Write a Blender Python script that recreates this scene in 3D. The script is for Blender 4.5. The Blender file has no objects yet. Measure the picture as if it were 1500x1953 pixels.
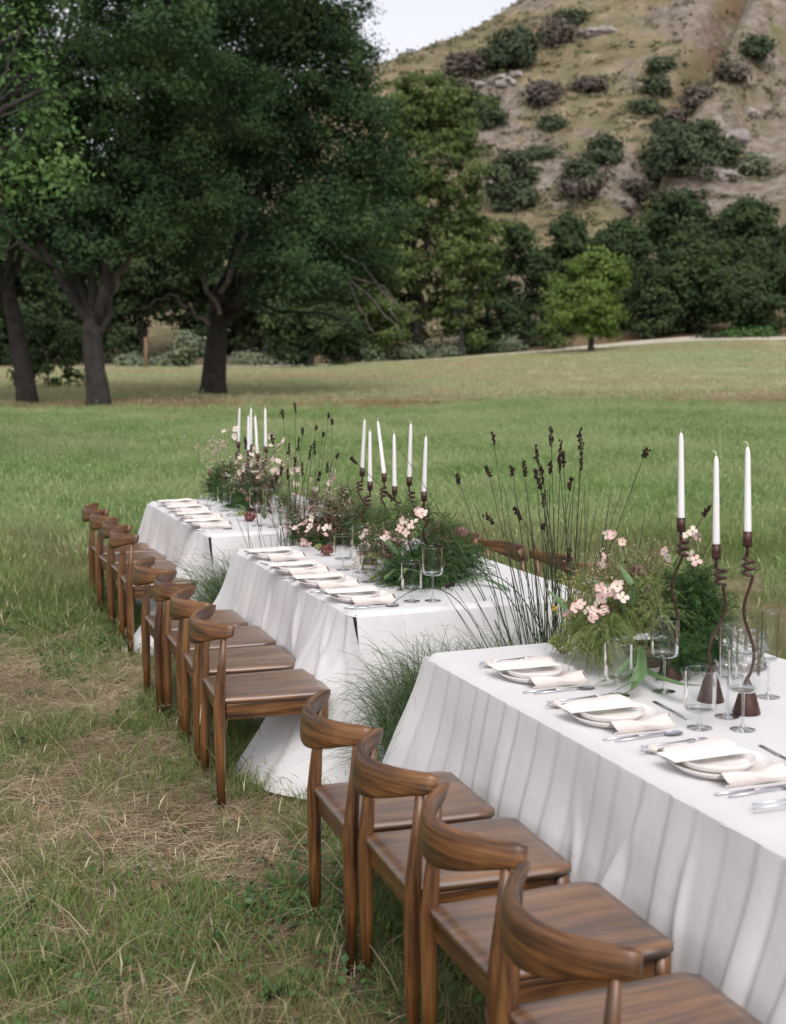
import bpy, bmesh, math, random
import numpy as np
from mathutils import Matrix, Vector

R_ = random.Random(7)
RNG = np.random.default_rng(11)
SC = bpy.context.scene
COL = SC.collection

# ------------------------------------------------------------------ camera, sky, sun, exposure
CAM_H, PITCH, ROLL = 1.9, 0.1199, 0.0066
FPX, CX, CY = 2590.0, 750.0, 976.5
cam = bpy.data.cameras.new('camera')
cam.lens = 75.0
cam.sensor_fit = 'HORIZONTAL'
cam.sensor_width = 75.0 * 1500 / FPX
cam.clip_start, cam.clip_end = 0.1, 4000
cam.dof.use_dof = True
cam.dof.focus_distance = 5.7
cam.dof.aperture_fstop = 5.6
cam_o = bpy.data.objects.new('camera', cam)
COL.objects.link(cam_o)
_r, _u = np.array([1., 0, 0]), np.array([0, math.sin(PITCH), math.cos(PITCH)])
FWD = np.array([0, math.cos(PITCH), -math.sin(PITCH)])
CR = math.cos(ROLL) * _r - math.sin(ROLL) * _u
CU = math.sin(ROLL) * _r + math.cos(ROLL) * _u
EYE = np.array([0, 0, CAM_H])
cam_o.matrix_world = Matrix(((CR[0], CU[0], -FWD[0], 0), (CR[1], CU[1], -FWD[1], 0), (CR[2], CU[2], -FWD[2], CAM_H), (0, 0, 0, 1)))
SC.camera = cam_o

SUN_EL, SUN_AZ = math.radians(50), math.radians(170)      # azimuth clockwise from +Y
world = bpy.data.worlds.new('World')
SC.world = world
world.use_nodes = True
nt = world.node_tree
nt.nodes.clear()
sky = nt.nodes.new('ShaderNodeTexSky')
sky.sky_type = 'NISHITA'
sky.sun_disc = False
sky.sun_elevation = SUN_EL
sky.sun_rotation = SUN_AZ
sky.air_density = 1.0
sky.dust_density = 3.0
hs = nt.nodes.new('ShaderNodeHueSaturation')
hs.inputs['Saturation'].default_value = 0.16
mx = nt.nodes.new('ShaderNodeMix'); mx.data_type = 'RGBA'; mx.blend_type = 'MULTIPLY'
mx.inputs[0].default_value = 1.0
mx.inputs[7].default_value = (1.0, 0.975, 1.0, 1)
bg = nt.nodes.new('ShaderNodeBackground')
bg.inputs['Strength'].default_value = 0.15
wo = nt.nodes.new('ShaderNodeOutputWorld')
nt.links.new(sky.outputs[0], hs.inputs['Color'])
nt.links.new(hs.outputs[0], mx.inputs[6])
nt.links.new(mx.outputs[2], bg.inputs[0])
nt.links.new(bg.outputs[0], wo.inputs[0])
sun = bpy.data.lights.new('sun', 'SUN')
sun.energy = 0.95
sun.angle = math.radians(30)
sun.color = (1.0, 0.955, 0.9)
sun_o = bpy.data.objects.new('sun', sun)
sd = Vector((math.sin(SUN_AZ) * math.cos(SUN_EL), math.cos(SUN_AZ) * math.cos(SUN_EL), math.sin(SUN_EL)))
sun_o.rotation_euler = sd.to_track_quat('Z', 'Y').to_euler()
COL.objects.link(sun_o)
SC.view_settings.view_transform = 'Standard'
SC.view_settings.look = 'None'
SC.view_settings.gamma = 1
SC.view_settings.use_curve_mapping = False
SC.view_settings.exposure = 0.53
SC.render.engine = 'CYCLES'
SC.cycles.use_denoising = True
SC.cycles.max_bounces = 10
SC.cycles.diffuse_bounces = 4
SC.cycles.glossy_bounces = 4
SC.cycles.transmission_bounces = 8
SC.cycles.transparent_max_bounces = 24
SC.cycles.caustics_refractive = False
SC.cycles.caustics_reflective = False
SC.cycles.sample_clamp_indirect = 6.0

# ------------------------------------------------------------------ where things are
YAW = 0.3622
OX, OY = -0.1716, 5.812                      # outer corner of the six-candle table
TU = np.array([-math.sin(YAW), math.cos(YAW), 0])    # along the row of tables, away from the camera
TV = np.array([math.cos(YAW), math.sin(YAW), 0])     # across the tables
TW = 1.19                                    # table width
TABLES = {'three': (-3.60, -0.826), 'six': (0.0, 2.09), 'five': (2.747, 4.784)}
ZC = 0.757                                   # top of the cloth

def T(t, s, z=0.0):
    return np.array([OX, OY, z]) + t * TU + s * TV

def ray(px, py):
    X, Y = (px - CX) / FPX, (CY - py) / FPX
    return FWD + X * CR + Y * CU

def on_z(px, py, z):
    d = ray(px, py)
    return EYE + d * ((z - CAM_H) / d[2])

def on_s(px, py, s):
    d = ray(px, py)
    o = np.array([OX, OY, 0])
    return EYE + d * ((s - (EYE - o) @ TV) / (d @ TV))

def on_y(px, py, y):
    d = ray(px, py)
    return EYE + d * (y / d[1])

def ts(p):
    d = np.asarray(p) - np.array([OX, OY, 0])
    return float(d @ TU), float(d @ TV)

def smooth(a, b, x):
    k = np.clip((np.asarray(x, float) - a) / (b - a), 0, 1)
    return k * k * (3 - 2 * k)

def _hash(ix, iy, seed):
    n = (ix.astype(np.int64) * 374761393 + iy.astype(np.int64) * 668265263 + seed * 1274126177) & 0x7fffffff
    n = ((n ^ (n >> 13)) * 1274126177) & 0x7fffffff
    return ((n ^ (n >> 16)) & 0xffff) / 65535.0

def vnoise(x, y, seed=0):
    x = np.asarray(x, float); y = np.asarray(y, float)
    ix, iy = np.floor(x), np.floor(y)
    fx, fy = x - ix, y - iy
    fx, fy = fx * fx * (3 - 2 * fx), fy * fy * (3 - 2 * fy)
    a, b = _hash(ix, iy, seed), _hash(ix + 1, iy, seed)
    c, d = _hash(ix, iy + 1, seed), _hash(ix + 1, iy + 1, seed)
    return (a + (b - a) * fx) * (1 - fy) + (c + (d - c) * fx) * fy

def fbm(x, y, seed=0, octs=4):
    s, a, f, n = 0, 1.0, 1.0, 0
    for o in range(octs):
        s = s + a * vnoise(x * f, y * f, seed + o * 17); n += a
        a *= 0.5; f *= 2.03
    return s / n - 0.5

_ETH = [-180, -70, -40, -25, -8, -1.3, 2.2, 4.2, 10, 17, 26, 45, 80, 180]
_EE = [.03, .05, .10, .11, .185, .222, .242, .257, .315, .36, .36, .28, .08, .03]

def height(x, y, parts=False):
    x = np.asarray(x, float); y = np.asarray(y, float)
    r = np.hypot(x, y)
    th = np.degrees(np.arctan2(x, y))
    m = smooth(55, 135, r) * (0.42 + 1.9 * smooth(-6, 15, th))
    d0 = 158 - 14 * smooth(-2, 15, th) + 26 * smooth(-2, -20, th) + 10 * fbm(x / 50, y / 50, 3, 2)
    k = 0.60
    e = np.interp(th, _ETH, _EE)
    dr = k * d0 / (k - e)
    q = (r - d0) / 9.0
    zh = k * 9.0 * np.where(q > 20, q, np.log1p(np.exp(np.clip(q, -40, 20))))
    zr = e * dr - 0.10 * (r - dr)
    # rounded crest
    dd = (zh - zr) / 8.0
    z = np.where(dd > 20, zr, np.where(dd < -20, zh, zh - 8.0 * np.log1p(np.exp(np.clip(dd, -30, 30)))))
    w = smooth(d0 - 5, d0 + 35, r)
    thc = 9.2 + (r - 165) * 0.062
    gully = -8.0 * np.exp(-((th - thc) / 0.75) ** 2) * smooth(172, 190, r)
    spur = 7.0 * np.exp(-((th - thc - 1.9) / 1.3) ** 2) * smooth(165, 200, r)
    if parts: return w * np.exp(-((th - thc) / 0.8) ** 2) * smooth(170, 190, r), w * smooth(0.3, 2.2, th - thc)
    z = z + w * (gully + spur + 7 * fbm(x / 38, y / 38, 5, 4) + 3.2 * fbm(x / 9, y / 9, 9, 3))
    return m + np.maximum(z, 0) * smooth(d0 - 40, d0 - 12, r)

def ground_hit(px, py, far=420.0):
    d = ray(px, py)
    ys = np.linspace(3, far, 2600)
    P = EYE[None] + d[None] * (ys / d[1])[:, None]
    g = P[:, 2] - height(P[:, 0], P[:, 1])
    i = np.argmax(g < 0)
    if g[i] >= 0:
        return None
    k = g[i - 1] / (g[i - 1] - g[i])
    return P[i - 1] + (P[i] - P[i - 1]) * k

# ------------------------------------------------------------------ mesh helpers
class MB:
    """collects vertices and faces, then links them as one mesh object"""
    def __init__(self):
        self.V, self.F, self.M, self.A, self.n = [], [], [], [], 0
    def add(self, V, F, m=0, tint=0.5):
        V = np.asarray(V, float).reshape(-1, 3)
        if isinstance(F, np.ndarray):
            F = [F]
        else:
            g = {}
            for f in F:
                g.setdefault(len(f), []).append(f)
            F = [np.array(v, int) for v in g.values()]
        for f in F:
            self.F.append(f + self.n)
            self.M.append(np.full(len(f), m, int))
        self.V.append(V)
        self.A.append(np.broadcast_to(np.asarray(tint, float), (len(V),)))
        self.n += len(V)
        return self
    def mesh(self, name, mats, origin=None, smooth_=True):
        me = bpy.data.meshes.new(name)
        V = np.concatenate(self.V)
        if origin is not None:
            V = V - np.asarray(origin)
        me.vertices.add(len(V))
        me.vertices.foreach_set('co', V.astype(np.float32).ravel())
        loops = np.concatenate([f.ravel() for f in self.F])
        tot = np.concatenate([np.full(len(f), f.shape[1], int) for f in self.F])
        start = np.concatenate([[0], np.cumsum(tot)[:-1]])
        me.loops.add(len(loops))
        me.loops.foreach_set('vertex_index', loops.astype(np.int32))
        me.polygons.add(len(tot))
        me.polygons.foreach_set('loop_start', start.astype(np.int32))
        me.polygons.foreach_set('loop_total', tot.astype(np.int32))
        me.polygons.foreach_set('material_index', np.concatenate(self.M).astype(np.int32))
        me.polygons.foreach_set('use_smooth', np.full(len(tot), smooth_))
        a = me.attributes.new('tint', 'FLOAT', 'POINT')
        a.data.foreach_set('value', np.concatenate(self.A).astype(np.float32))
        for m in (mats if isinstance(mats, (list, tuple)) else [mats]):
            me.materials.append(m)
        me.update(calc_edges=True)
        me.validate()
        return me
    def build(self, name, mats, parent=None, origin=None, smooth_=True):
        return link(name, self.mesh(name, mats, origin, smooth_), parent)

def link(name, me, parent=None):
    o = bpy.data.objects.new(name, me)
    COL.objects.link(o)
    if parent is not None:
        o.parent = parent
    return o

def thing(name, label, cat, loc=(0, 0, 0), rotz=0.0, group=None):
    o = bpy.data.objects.new(name, None)
    o.empty_display_size = 0.05
    COL.objects.link(o)
    o.location = tuple(loc)
    o.rotation_euler = (0, 0, rotz)
    o['label'] = label; o['category'] = cat
    if group: o['group'] = group
    return o

def tag(o, label, cat, group=None):
    o['label'] = label; o['category'] = cat
    if group: o['group'] = group
    return o

def copy_tree(o, parent=None):
    c = o.copy(); COL.objects.link(c)
    if parent is not None: c.parent = parent
    for ch in list(o.children):
        copy_tree(ch, c)
    return c

def bevel_box(x0, x1, y0, y1, z0, z1, b=0.004, seg=2, taper=None):
    bm = bmesh.new()
    vs = [bm.verts.new(p) for p in ((x0, y0, z0), (x1, y0, z0), (x1, y1, z0), (x0, y1, z0), (x0, y0, z1), (x1, y0, z1), (x1, y1, z1), (x0, y1, z1))]
    if taper:
        for v in vs[:4]:
            v.co.x += taper[0] * (1 if v.co.x < (x0 + x1) / 2 else -1)
    for f in ((0, 3, 2, 1), (4, 5, 6, 7), (0, 1, 5, 4), (1, 2, 6, 5), (2, 3, 7, 6), (3, 0, 4, 7)):
        bm.faces.new([vs[i] for i in f])
    bmesh.ops.bevel(bm, geom=bm.edges[:], offset=b, segments=seg, profile=0.5, affect='EDGES')
    bm.verts.ensure_lookup_table()
    bm.verts.index_update()
    V = np.array([v.co[:] for v in bm.verts]); F = [[v.index for v in f.verts] for f in bm.faces]
    bm.free()
    return V, F

def loft(rings, cap=True, closed=True):
    n = len(rings[0]); k = len(rings)
    V = np.concatenate([np.asarray(r, float) for r in rings])
    F = []
    for i in range(k - 1):
        for j in range(n if closed else n - 1):
            a, b = i * n + j, i * n + (j + 1) % n
            F.append((a, b, b + n, a + n))
    if cap:
        F.append(tuple(range(n - 1, -1, -1)))
        F.append(tuple(range((k - 1) * n, k * n)))
    return V, F

def tube(path, radii, n=6, cap=True, flat=None):
    P = np.asarray(path, float)
    if np.isscalar(radii): radii = np.full(len(P), radii)
    tan = np.gradient(P, axis=0)
    tan /= np.linalg.norm(tan, axis=1)[:, None] + 1e-12
    ref = np.array([0.31, 0.95, 0.05])
    rings = []
    side = np.cross(tan[0], ref); side /= np.linalg.norm(side)
    for p, t, r in zip(P, tan, radii):
        side = side - t * (side @ t); side /= np.linalg.norm(side) + 1e-12
        up = np.cross(t, side)
        a = np.arange(n) * 2 * math.pi / n
        rings.append(p + r * (np.cos(a)[:, None] * side + np.sin(a)[:, None] * up))
    return loft(rings, cap)

def lathe(prof, n=24, c=(0, 0, 0), cap=False):
    a = np.arange(n) * 2 * math.pi / n
    rings = [np.stack([r * np.cos(a), r * np.sin(a), np.full(n, z)], 1) + np.asarray(c) for r, z in prof]
    return loft(rings, cap)

def blob(c, r, seed=0, rough=0.15, sub=2):
    bm = bmesh.new()
    bmesh.ops.create_icosphere(bm, subdivisions=sub, radius=1.0)
    V = np.array([v.co[:] for v in bm.verts]); F = [[v.index for v in f.verts] for f in bm.faces]
    bm.free()
    k = 1 + rough * 2 * (vnoise(V[:, 0] * 3 + seed * 7.3, V[:, 1] * 3 + V[:, 2] * 2.1, seed) - 0.5)
    return V * k[:, None] * np.asarray(r) + np.asarray(c), F

def bez(a, b, c, n=10):
    k = np.linspace(0, 1, n)[:, None]
    return (1 - k) ** 2 * np.asarray(a) + 2 * k * (1 - k) * np.asarray(b) + k * k * np.asarray(c)

def strips(base, tip, ctrl, w, seg=3, face=None, rng=RNG, prof=None):
    """many thin tapered blades at once; base/ctrl/tip are (N,3)"""
    base, tip, ctrl = map(lambda a: np.asarray(a, float), (base, tip, ctrl))
    N = len(base)
    w = np.broadcast_to(np.asarray(w, float), (N,))
    ks = np.linspace(0, 1, seg + 1)
    d = tip - base
    if face is None:
        rnd = rng.normal(size=(N, 3))
    else:
        rnd = np.broadcast_to(np.asarray(face, float), (N, 3)) + rng.normal(size=(N, 3)) * 0.35
    side = np.cross(d, rnd)
    side /= np.linalg.norm(side, axis=1)[:, None] + 1e-9
    if seg == 1:
        V = np.stack([base - side * (w * .5)[:, None], base + side * (w * .5)[:, None], tip], 1)
        return V.reshape(-1, 3), (np.arange(N) * 3)[:, None] + np.array([0, 1, 2])[None], 3
    rows = []
    for i, k in enumerate(ks):
        p = (1 - k) ** 2 * base + 2 * k * (1 - k) * ctrl + k * k * tip
        ww = w * ((1 - k) ** 0.7 if prof is None else prof[i]) * 0.5
        rows += [p - side * ww[:, None], p + side * ww[:, None]]
    V = np.stack(rows, 1)                       # N, 2(seg+1), 3
    m = 2 * (seg + 1)
    off = (np.arange(N) * m)[:, None]
    F = []
    for i in range(seg):
        F.append(off + np.array([2 * i, 2 * i + 1, 2 * i + 3, 2 * i + 2])[None])
    return V.reshape(-1, 3), np.concatenate(F), m

def add_strips(mb, base, tip, ctrl, w, seg=3, m=0, tint=None, face=None, prof=None):
    V, F, k = strips(base, tip, ctrl, w, seg, face, prof=prof)
    if tint is None:
        tint = RNG.random(len(base))
    mb.add(V, F, m, np.repeat(np.broadcast_to(tint, (len(base),)), k))

def leafcards(mb, P, size, up=0.5, m=0, tint=None, aspect=0.62, out=None):
    """diamond leaves at points P"""
    N = len(P)
    nrm = RNG.normal(size=(N, 3)); nrm[:, 2] = np.abs(nrm[:, 2]) + up
    if out is not None: nrm = RNG.normal(size=(N, 3)) * 0.5 + out * 1.25 + np.array([0, 0, 0.35])
    nrm /= np.linalg.norm(nrm, axis=1)[:, None]
    a = np.cross(nrm, RNG.normal(size=(N, 3))); a /= np.linalg.norm(a, axis=1)[:, None] + 1e-9
    b = np.cross(nrm, a)
    s = (np.broadcast_to(size, (N,)) * RNG.uniform(0.7, 1.3, N))[:, None]
    V = np.stack([P - a * s, P - b * s * aspect + nrm * s * 0.15, P + a * s, P + b * s * aspect + nrm * s * 0.15], 1)
    F = (np.arange(N) * 4)[:, None] + np.array([0, 1, 2, 3])[None]
    if tint is None: tint = RNG.random(N)
    mb.add(V.reshape(-1, 3), F, m, np.repeat(tint, 4))

# ------------------------------------------------------------------ materials
def new_mat(name):
    m = bpy.data.materials.new(name)
    m.use_nodes = True
    nt = m.node_tree
    nt.nodes.clear()
    out = nt.nodes.new('ShaderNodeOutputMaterial')
    return m, nt, out

def N(nt, kind, **kw):
    n = nt.nodes.new(kind)
    for k, v in kw.items():
        if hasattr(n, k) and not k[0].isupper():
            setattr(n, k, v)
        else:
            n.inputs[k].default_value = v
    return n

def ramp(nt, fac, stops, interp='LINEAR'):
    r = nt.nodes.new('ShaderNodeValToRGB')
    r.color_ramp.interpolation = interp
    el = r.color_ramp.elements
    while len(el) < len(stops): el.new(0.5)
    for e, (p, c) in zip(el, stops):
        e.position = p; e.color = (*c, 1)
    nt.links.new(fac, r.inputs[0])
    return r.outputs[0]

def mixc(nt, fac, a, b, mode='MIX'):
    m = nt.nodes.new('ShaderNodeMix'); m.data_type = 'RGBA'; m.blend_type = mode
    for i, v in ((0, fac), (6, a), (7, b)):
        if hasattr(v, 'is_linked'): nt.links.new(v, m.inputs[i])
        elif i == 0: m.inputs[0].default_value = v
        else: m.inputs[i].default_value = (*v, 1)
    return m.outputs[2]

def math_(nt, op, a, b=None):
    m = nt.nodes.new('ShaderNodeMath'); m.operation = op
    for i, v in ((0, a), (1, b)):
        if v is None: continue
        if hasattr(v, 'is_linked'): nt.links.new(v, m.inputs[i])
        else: m.inputs[i].default_value = v
    return m.outputs[0]

def noise(nt, vec, scale, detail=4, rough=0.55):
    n = nt.nodes.new('ShaderNodeTexNoise')
    n.inputs['Scale'].default_value = scale; n.inputs['Detail'].default_value = detail; n.inputs['Roughness'].default_value = rough
    if vec is not None: nt.links.new(vec, n.inputs['Vector'])
    return n.outputs[0]

def bump(nt, h, strength, dist=0.01):
    b = nt.nodes.new('ShaderNodeBump'); b.inputs['Strength'].default_value = strength; b.inputs['Distance'].default_value = dist
    nt.links.new(h, b.inputs['Height'])
    return b.outputs[0]

def attr(nt, name, typ='GEOMETRY'):
    a = nt.nodes.new('ShaderNodeAttribute'); a.attribute_name = name; a.attribute_type = typ
    return a

def simple(name, col, rough=0.5, metal=0.0, var=0.0, scale=20, bmp=0.0, spec=0.5, sheen=0.0, sss=0):
    m, nt, out = new_mat(name)
    p = N(nt, 'ShaderNodeBsdfPrincipled', Roughness=rough, Metallic=metal)
    p.inputs['Specular IOR Level'].default_value = spec
    if sheen: p.inputs['Sheen Weight'].default_value = sheen
    if sss:
        p.inputs['Subsurface Weight'].default_value = sss; p.inputs['Subsurface Scale'].default_value = 0.01
    tc = nt.nodes.new('ShaderNodeTexCoord').outputs['Object']
    n = noise(nt, tc, scale)
    lo = tuple(c * (1 - var) for c in col); hi = tuple(min(1, c * (1 + var)) for c in col)
    nt.links.new(ramp(nt, n, [(0.3, lo), (0.7, hi)]), p.inputs['Base Color'])
    if bmp: nt.links.new(bump(nt, noise(nt, tc, scale * 3), bmp), p.inputs['Normal'])
    nt.links.new(p.outputs[0], out.inputs[0])
    return m

def leafy(name, c0, c1, c2, trans=0.3, rough=0.55, world_scale=0, c_alt=None, inst=False, spec=0.3):
    """leaf / blade: colour by the piece's own tint, some light through it"""
    m, nt, out = new_mat(name)
    t = attr(nt, 'tint').outputs['Fac']
    if inst:
        oi = nt.nodes.new('ShaderNodeObjectInfo').outputs['Random']
        t = math_(nt, 'ADD', math_(nt, 'MULTIPLY', t, 0.65), math_(nt, 'MULTIPLY', oi, 0.35))
    col = ramp(nt, t, [(0.0, c0), (0.5, c1), (1.0, c2)])
    if world_scale:
        g = nt.nodes.new('ShaderNodeNewGeometry').outputs['Position']
        f = ramp(nt, noise(nt, g, world_scale, 3), [(0.42, (0, 0, 0)), (0.6, (1, 1, 1))])
        col = mixc(nt, f, col, mixc(nt, 0.75, col, c_alt))
    p = N(nt, 'ShaderNodeBsdfPrincipled', Roughness=rough)
    p.inputs['Specular IOR Level'].default_value = spec
    nt.links.new(col, p.inputs['Base Color'])
    tr = nt.nodes.new('ShaderNodeBsdfTranslucent')
    nt.links.new(col, tr.inputs[0])
    ms = nt.nodes.new('ShaderNodeMixShader'); ms.inputs[0].default_value = trans
    nt.links.new(p.outputs[0], ms.inputs[1]); nt.links.new(tr.outputs[0], ms.inputs[2])
    nt.links.new(ms.outputs[0], out.inputs[0])
    return m

def wood(name, axis, coat=0.45, rail=False):
    m, nt, out = new_mat(name)
    tc = nt.nodes.new('ShaderNodeTexCoord').outputs['Object']
    oi = nt.nodes.new('ShaderNodeObjectInfo').outputs['Random']
    mp = nt.nodes.new('ShaderNodeMapping')
    sc = [34.0, 34.0, 34.0]; sc[axis] = 2.0
    if rail: sc = [3.0, 4.0, 70.0]
    mp.inputs['Scale'].default_value = sc
    nt.links.new(tc, mp.inputs[0])
    cmb = nt.nodes.new('ShaderNodeCombineXYZ')
    for i, k in enumerate((37.0, 91.0, 53.0)):
        nt.links.new(math_(nt, 'MULTIPLY', oi, k), cmb.inputs[i])
    nt.links.new(cmb.outputs[0], mp.inputs['Location'])
    v = mp.outputs[0]
    g1 = noise(nt, v, 0.85, 7, 0.66)
    mp2 = nt.nodes.new('ShaderNodeMapping')
    sc2 = [140.0] * 3; sc2[axis] = 5.0
    if rail: sc2 = [7.0, 9.0, 190.0]
    mp2.inputs['Scale'].default_value = sc2
    nt.links.new(tc, mp2.inputs[0]); nt.links.new(cmb.outputs[0], mp2.inputs['Location'])
    g2 = noise(nt, mp2.outputs[0], 1.0, 3)
    big = noise(nt, tc, 7.0, 2)
    f = math_(nt, 'ADD', math_(nt, 'MULTIPLY', g1, 0.8), math_(nt, 'MULTIPLY', g2, 0.28))
    f = math_(nt, 'ADD', f, math_(nt, 'MULTIPLY', math_(nt, 'SUBTRACT', big, 0.5), 0.22))
    col = ramp(nt, f, [(0.39, (0.016, 0.006, 0.0025)), (0.49, (0.075, 0.029, 0.008)), (0.60, (0.165, 0.069, 0.019)), (0.76, (0.30, 0.145, 0.046))])
    if coat > .9: col = mixc(nt, 0.07, col, (0.42, 0.27, 0.17))  # seat only: pale sky sheen mixed into the wood colour
    p = N(nt, 'ShaderNodeBsdfPrincipled', Roughness=0.42)
    p.inputs['Coat Weight'].default_value = coat; p.inputs['Coat Roughness'].default_value = 0.40; p.inputs['Coat IOR'].default_value = 1.45 + 0.25 * (coat > 0.9)
    nt.links.new(col, p.inputs['Base Color'])
    nt.links.new(ramp(nt, g2, [(0.3, (0.36,) * 3), (0.7, (0.5,) * 3)]), p.inputs['Roughness'])
    nt.links.new(bump(nt, f, 0.25, 0.002), p.inputs['Normal'])
    nt.links.new(p.outputs[0], out.inputs[0])
    return m

M = {}
M['wood_x'], M['wood_y'], M['wood_z'] = wood('walnut_x', 0), wood('walnut_y', 1), wood('walnut_z', 2)
M['wood_rail'] = wood('walnut_rail', 0, 0.4, True)
M['wood_seat'] = wood('walnut_seat', 1, 1.0)

def cloth_mat(name, col, trans=0.12):
    m, nt, out = new_mat(name)
    tc = nt.nodes.new('ShaderNodeTexCoord').outputs['Object']
    p = N(nt, 'ShaderNodeBsdfPrincipled', Roughness=0.85)
    p.inputs['Sheen Weight'].default_value = 0.15
    p.inputs['Specular IOR Level'].default_value = 0.15
    n = noise(nt, tc, 5, 3)
    c = ramp(nt, n, [(0.3, tuple(v * 0.96 for v in col)), (0.7, col)])
    nt.links.new(c, p.inputs['Base Color'])
    w = noise(nt, tc, 14, 5)
    fine = noise(nt, tc, 600, 1)
    nt.links.new(bump(nt, math_(nt, 'ADD', w, math_(nt, 'MULTIPLY', fine, 0.06)), 0.22, 0.012), p.inputs['Normal'])
    tr = nt.nodes.new('ShaderNodeBsdfTranslucent'); nt.links.new(c, tr.inputs[0])
    ms = nt.nodes.new('ShaderNodeMixShader'); ms.inputs[0].default_value = trans
    nt.links.new(p.outputs[0], ms.inputs[1]); nt.links.new(tr.outputs[0], ms.inputs[2])
    nt.links.new(ms.outputs[0], out.inputs[0])
    return m

M['cloth'] = cloth_mat('white_linen', (0.74, 0.725, 0.725))
M['napkin'] = cloth_mat('beige_linen', (0.70, 0.635, 0.60), 0.05)
M['card'] = simple('cream_card', (0.83, 0.80, 0.74), 0.7, var=0.02)
M['china'] = simple('white_china', (0.78, 0.76, 0.74), 0.22, var=0.02, scale=30)
M['steel'] = simple('brushed_steel', (0.62, 0.62, 0.66), 0.28, 1.0, var=0.05)
M['wax'] = leafy('white_wax', (0.84, 0.83, 0.82), (0.84, 0.83, 0.82), (0.84, 0.83, 0.82), 0.15, 0.4)
M['wick'] = simple('cotton_wick', (0.72, 0.68, 0.55), 0.9)
M['iron'] = simple('rust_brown_iron', (0.055, 0.023, 0.017), 0.38, 0.3, var=0.35, scale=40, bmp=0.1)
M['table_dark'] = simple('dark_table_leg', (0.03, 0.028, 0.026), 0.6)
M['table_top'] = simple('plywood_top', (0.14, 0.11, 0.08), 0.6, var=0.1)
M['stone'] = simple('stoneware', (0.17, 0.14, 0.11), 0.75, var=0.25, scale=35, bmp=0.3)
M['bark'] = simple('oak_bark', (0.028, 0.024, 0.022), 0.95, var=0.55, scale=5, bmp=1.0)
M['bark_grey'] = simple('grey_bark', (0.13, 0.115, 0.10), 0.95, var=0.4, scale=4, bmp=0.8)
M['post'] = simple('weathered_post', (0.17, 0.10, 0.065), 0.9, var=0.3)
M['rock'] = simple('hill_rock', (0.30, 0.265, 0.25), 0.95, var=0.25, scale=1.2, bmp=0.8)
M['dead_leaf'] = simple('dead_oak_leaf', (0.20, 0.115, 0.06), 0.8, var=0.35, scale=60)

def glass_thin():
    m, nt, out = new_mat('thin_glass')
    lw = nt.nodes.new('ShaderNodeLayerWeight'); lw.inputs['Blend'].default_value = 0.22
    tr = nt.nodes.new('ShaderNodeBsdfTransparent')
    nt.links.new(ramp(nt, lw.outputs['Facing'], [(0.0, (0.975, 0.985, 0.98)), (0.75, (0.93, 0.95, 0.94)), (1.0, (0.80, 0.83, 0.83))]), tr.inputs[0])
    gl = nt.nodes.new('ShaderNodeBsdfGlossy'); gl.inputs['Roughness'].default_value = 0.02
    ms = nt.nodes.new('ShaderNodeMixShader')
    nt.links.new(ramp(nt, lw.outputs['Fresnel'], [(0.0, (0.05,) * 3), (0.25, (0.10,) * 3), (1.0, (0.8,) * 3)]), ms.inputs[0])
    nt.links.new(tr.outputs[0], ms.inputs[1]); nt.links.new(gl.outputs[0], ms.inputs[2])
    nt.links.new(ms.outputs[0], out.inputs[0])
    return m
M['glass'] = glass_thin()
def glass_solid():
    m, nt, out = new_mat('solid_glass')
    lw = nt.nodes.new('ShaderNodeLayerWeight'); lw.inputs['Blend'].default_value = 0.35
    g = N(nt, 'ShaderNodeBsdfGlass', Roughness=0.03, IOR=1.3)
    g.inputs['Color'].default_value = (0.99, 0.995, 0.995, 1)
    tr = nt.nodes.new('ShaderNodeBsdfTransparent'); tr.inputs[0].default_value = (0.985, 0.99, 0.99, 1)
    gl = nt.nodes.new('ShaderNodeBsdfGlossy'); gl.inputs['Roughness'].default_value = 0.05
    ms = nt.nodes.new('ShaderNodeMixShader'); ms.inputs[0].default_value = 0.15
    nt.links.new(tr.outputs[0], ms.inputs[1]); nt.links.new(g.outputs[0], ms.inputs[2])
    m2 = nt.nodes.new('ShaderNodeMixShader')
    nt.links.new(ramp(nt, lw.outputs['Fresnel'], [(0.0, (0.05,) * 3), (0.3, (0.16,) * 3), (1.0, (0.85,) * 3)]), m2.inputs[0])
    nt.links.new(ms.outputs[0], m2.inputs[1]); nt.links.new(gl.outputs[0], m2.inputs[2])
    nt.links.new(m2.outputs[0], out.inputs[0])
    return m
M['glass_solid'] = glass_solid()

M['oak_leaf'] = leafy('oak_leaf', (0.027, 0.054, 0.027), (0.048, 0.088, 0.038), (0.088, 0.138, 0.052), 0.24, rough=0.85, spec=0.08)
M['oak_bright'] = leafy('oak_leaf_bright', (0.055, 0.11, 0.035), (0.10, 0.19, 0.055), (0.19, 0.29, 0.085), 0.38)
M['dark_leaf'] = leafy('live_oak_leaf', (0.028, 0.046, 0.023), (0.047, 0.072, 0.032), (0.080, 0.110, 0.045), 0.16, rough=0.85, spec=0.08)
M['olive_leaf'] = leafy('sycamore_leaf', (0.062, 0.096, 0.034), (0.100, 0.142, 0.049), (0.170, 0.205, 0.072), 0.3, rough=0.85, spec=0.08)
M['lime_leaf'] = leafy('lime_leaf', (0.085, 0.135, 0.036), (0.130, 0.195, 0.050), (0.20, 0.265, 0.078), 0.32, rough=0.85, spec=0.08)
M['grey_leaf'] = leafy('grey_scrub_leaf', (0.085, 0.072, 0.064), (0.13, 0.112, 0.096), (0.18, 0.16, 0.125), 0.15, rough=0.85, spec=0.08)
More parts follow.
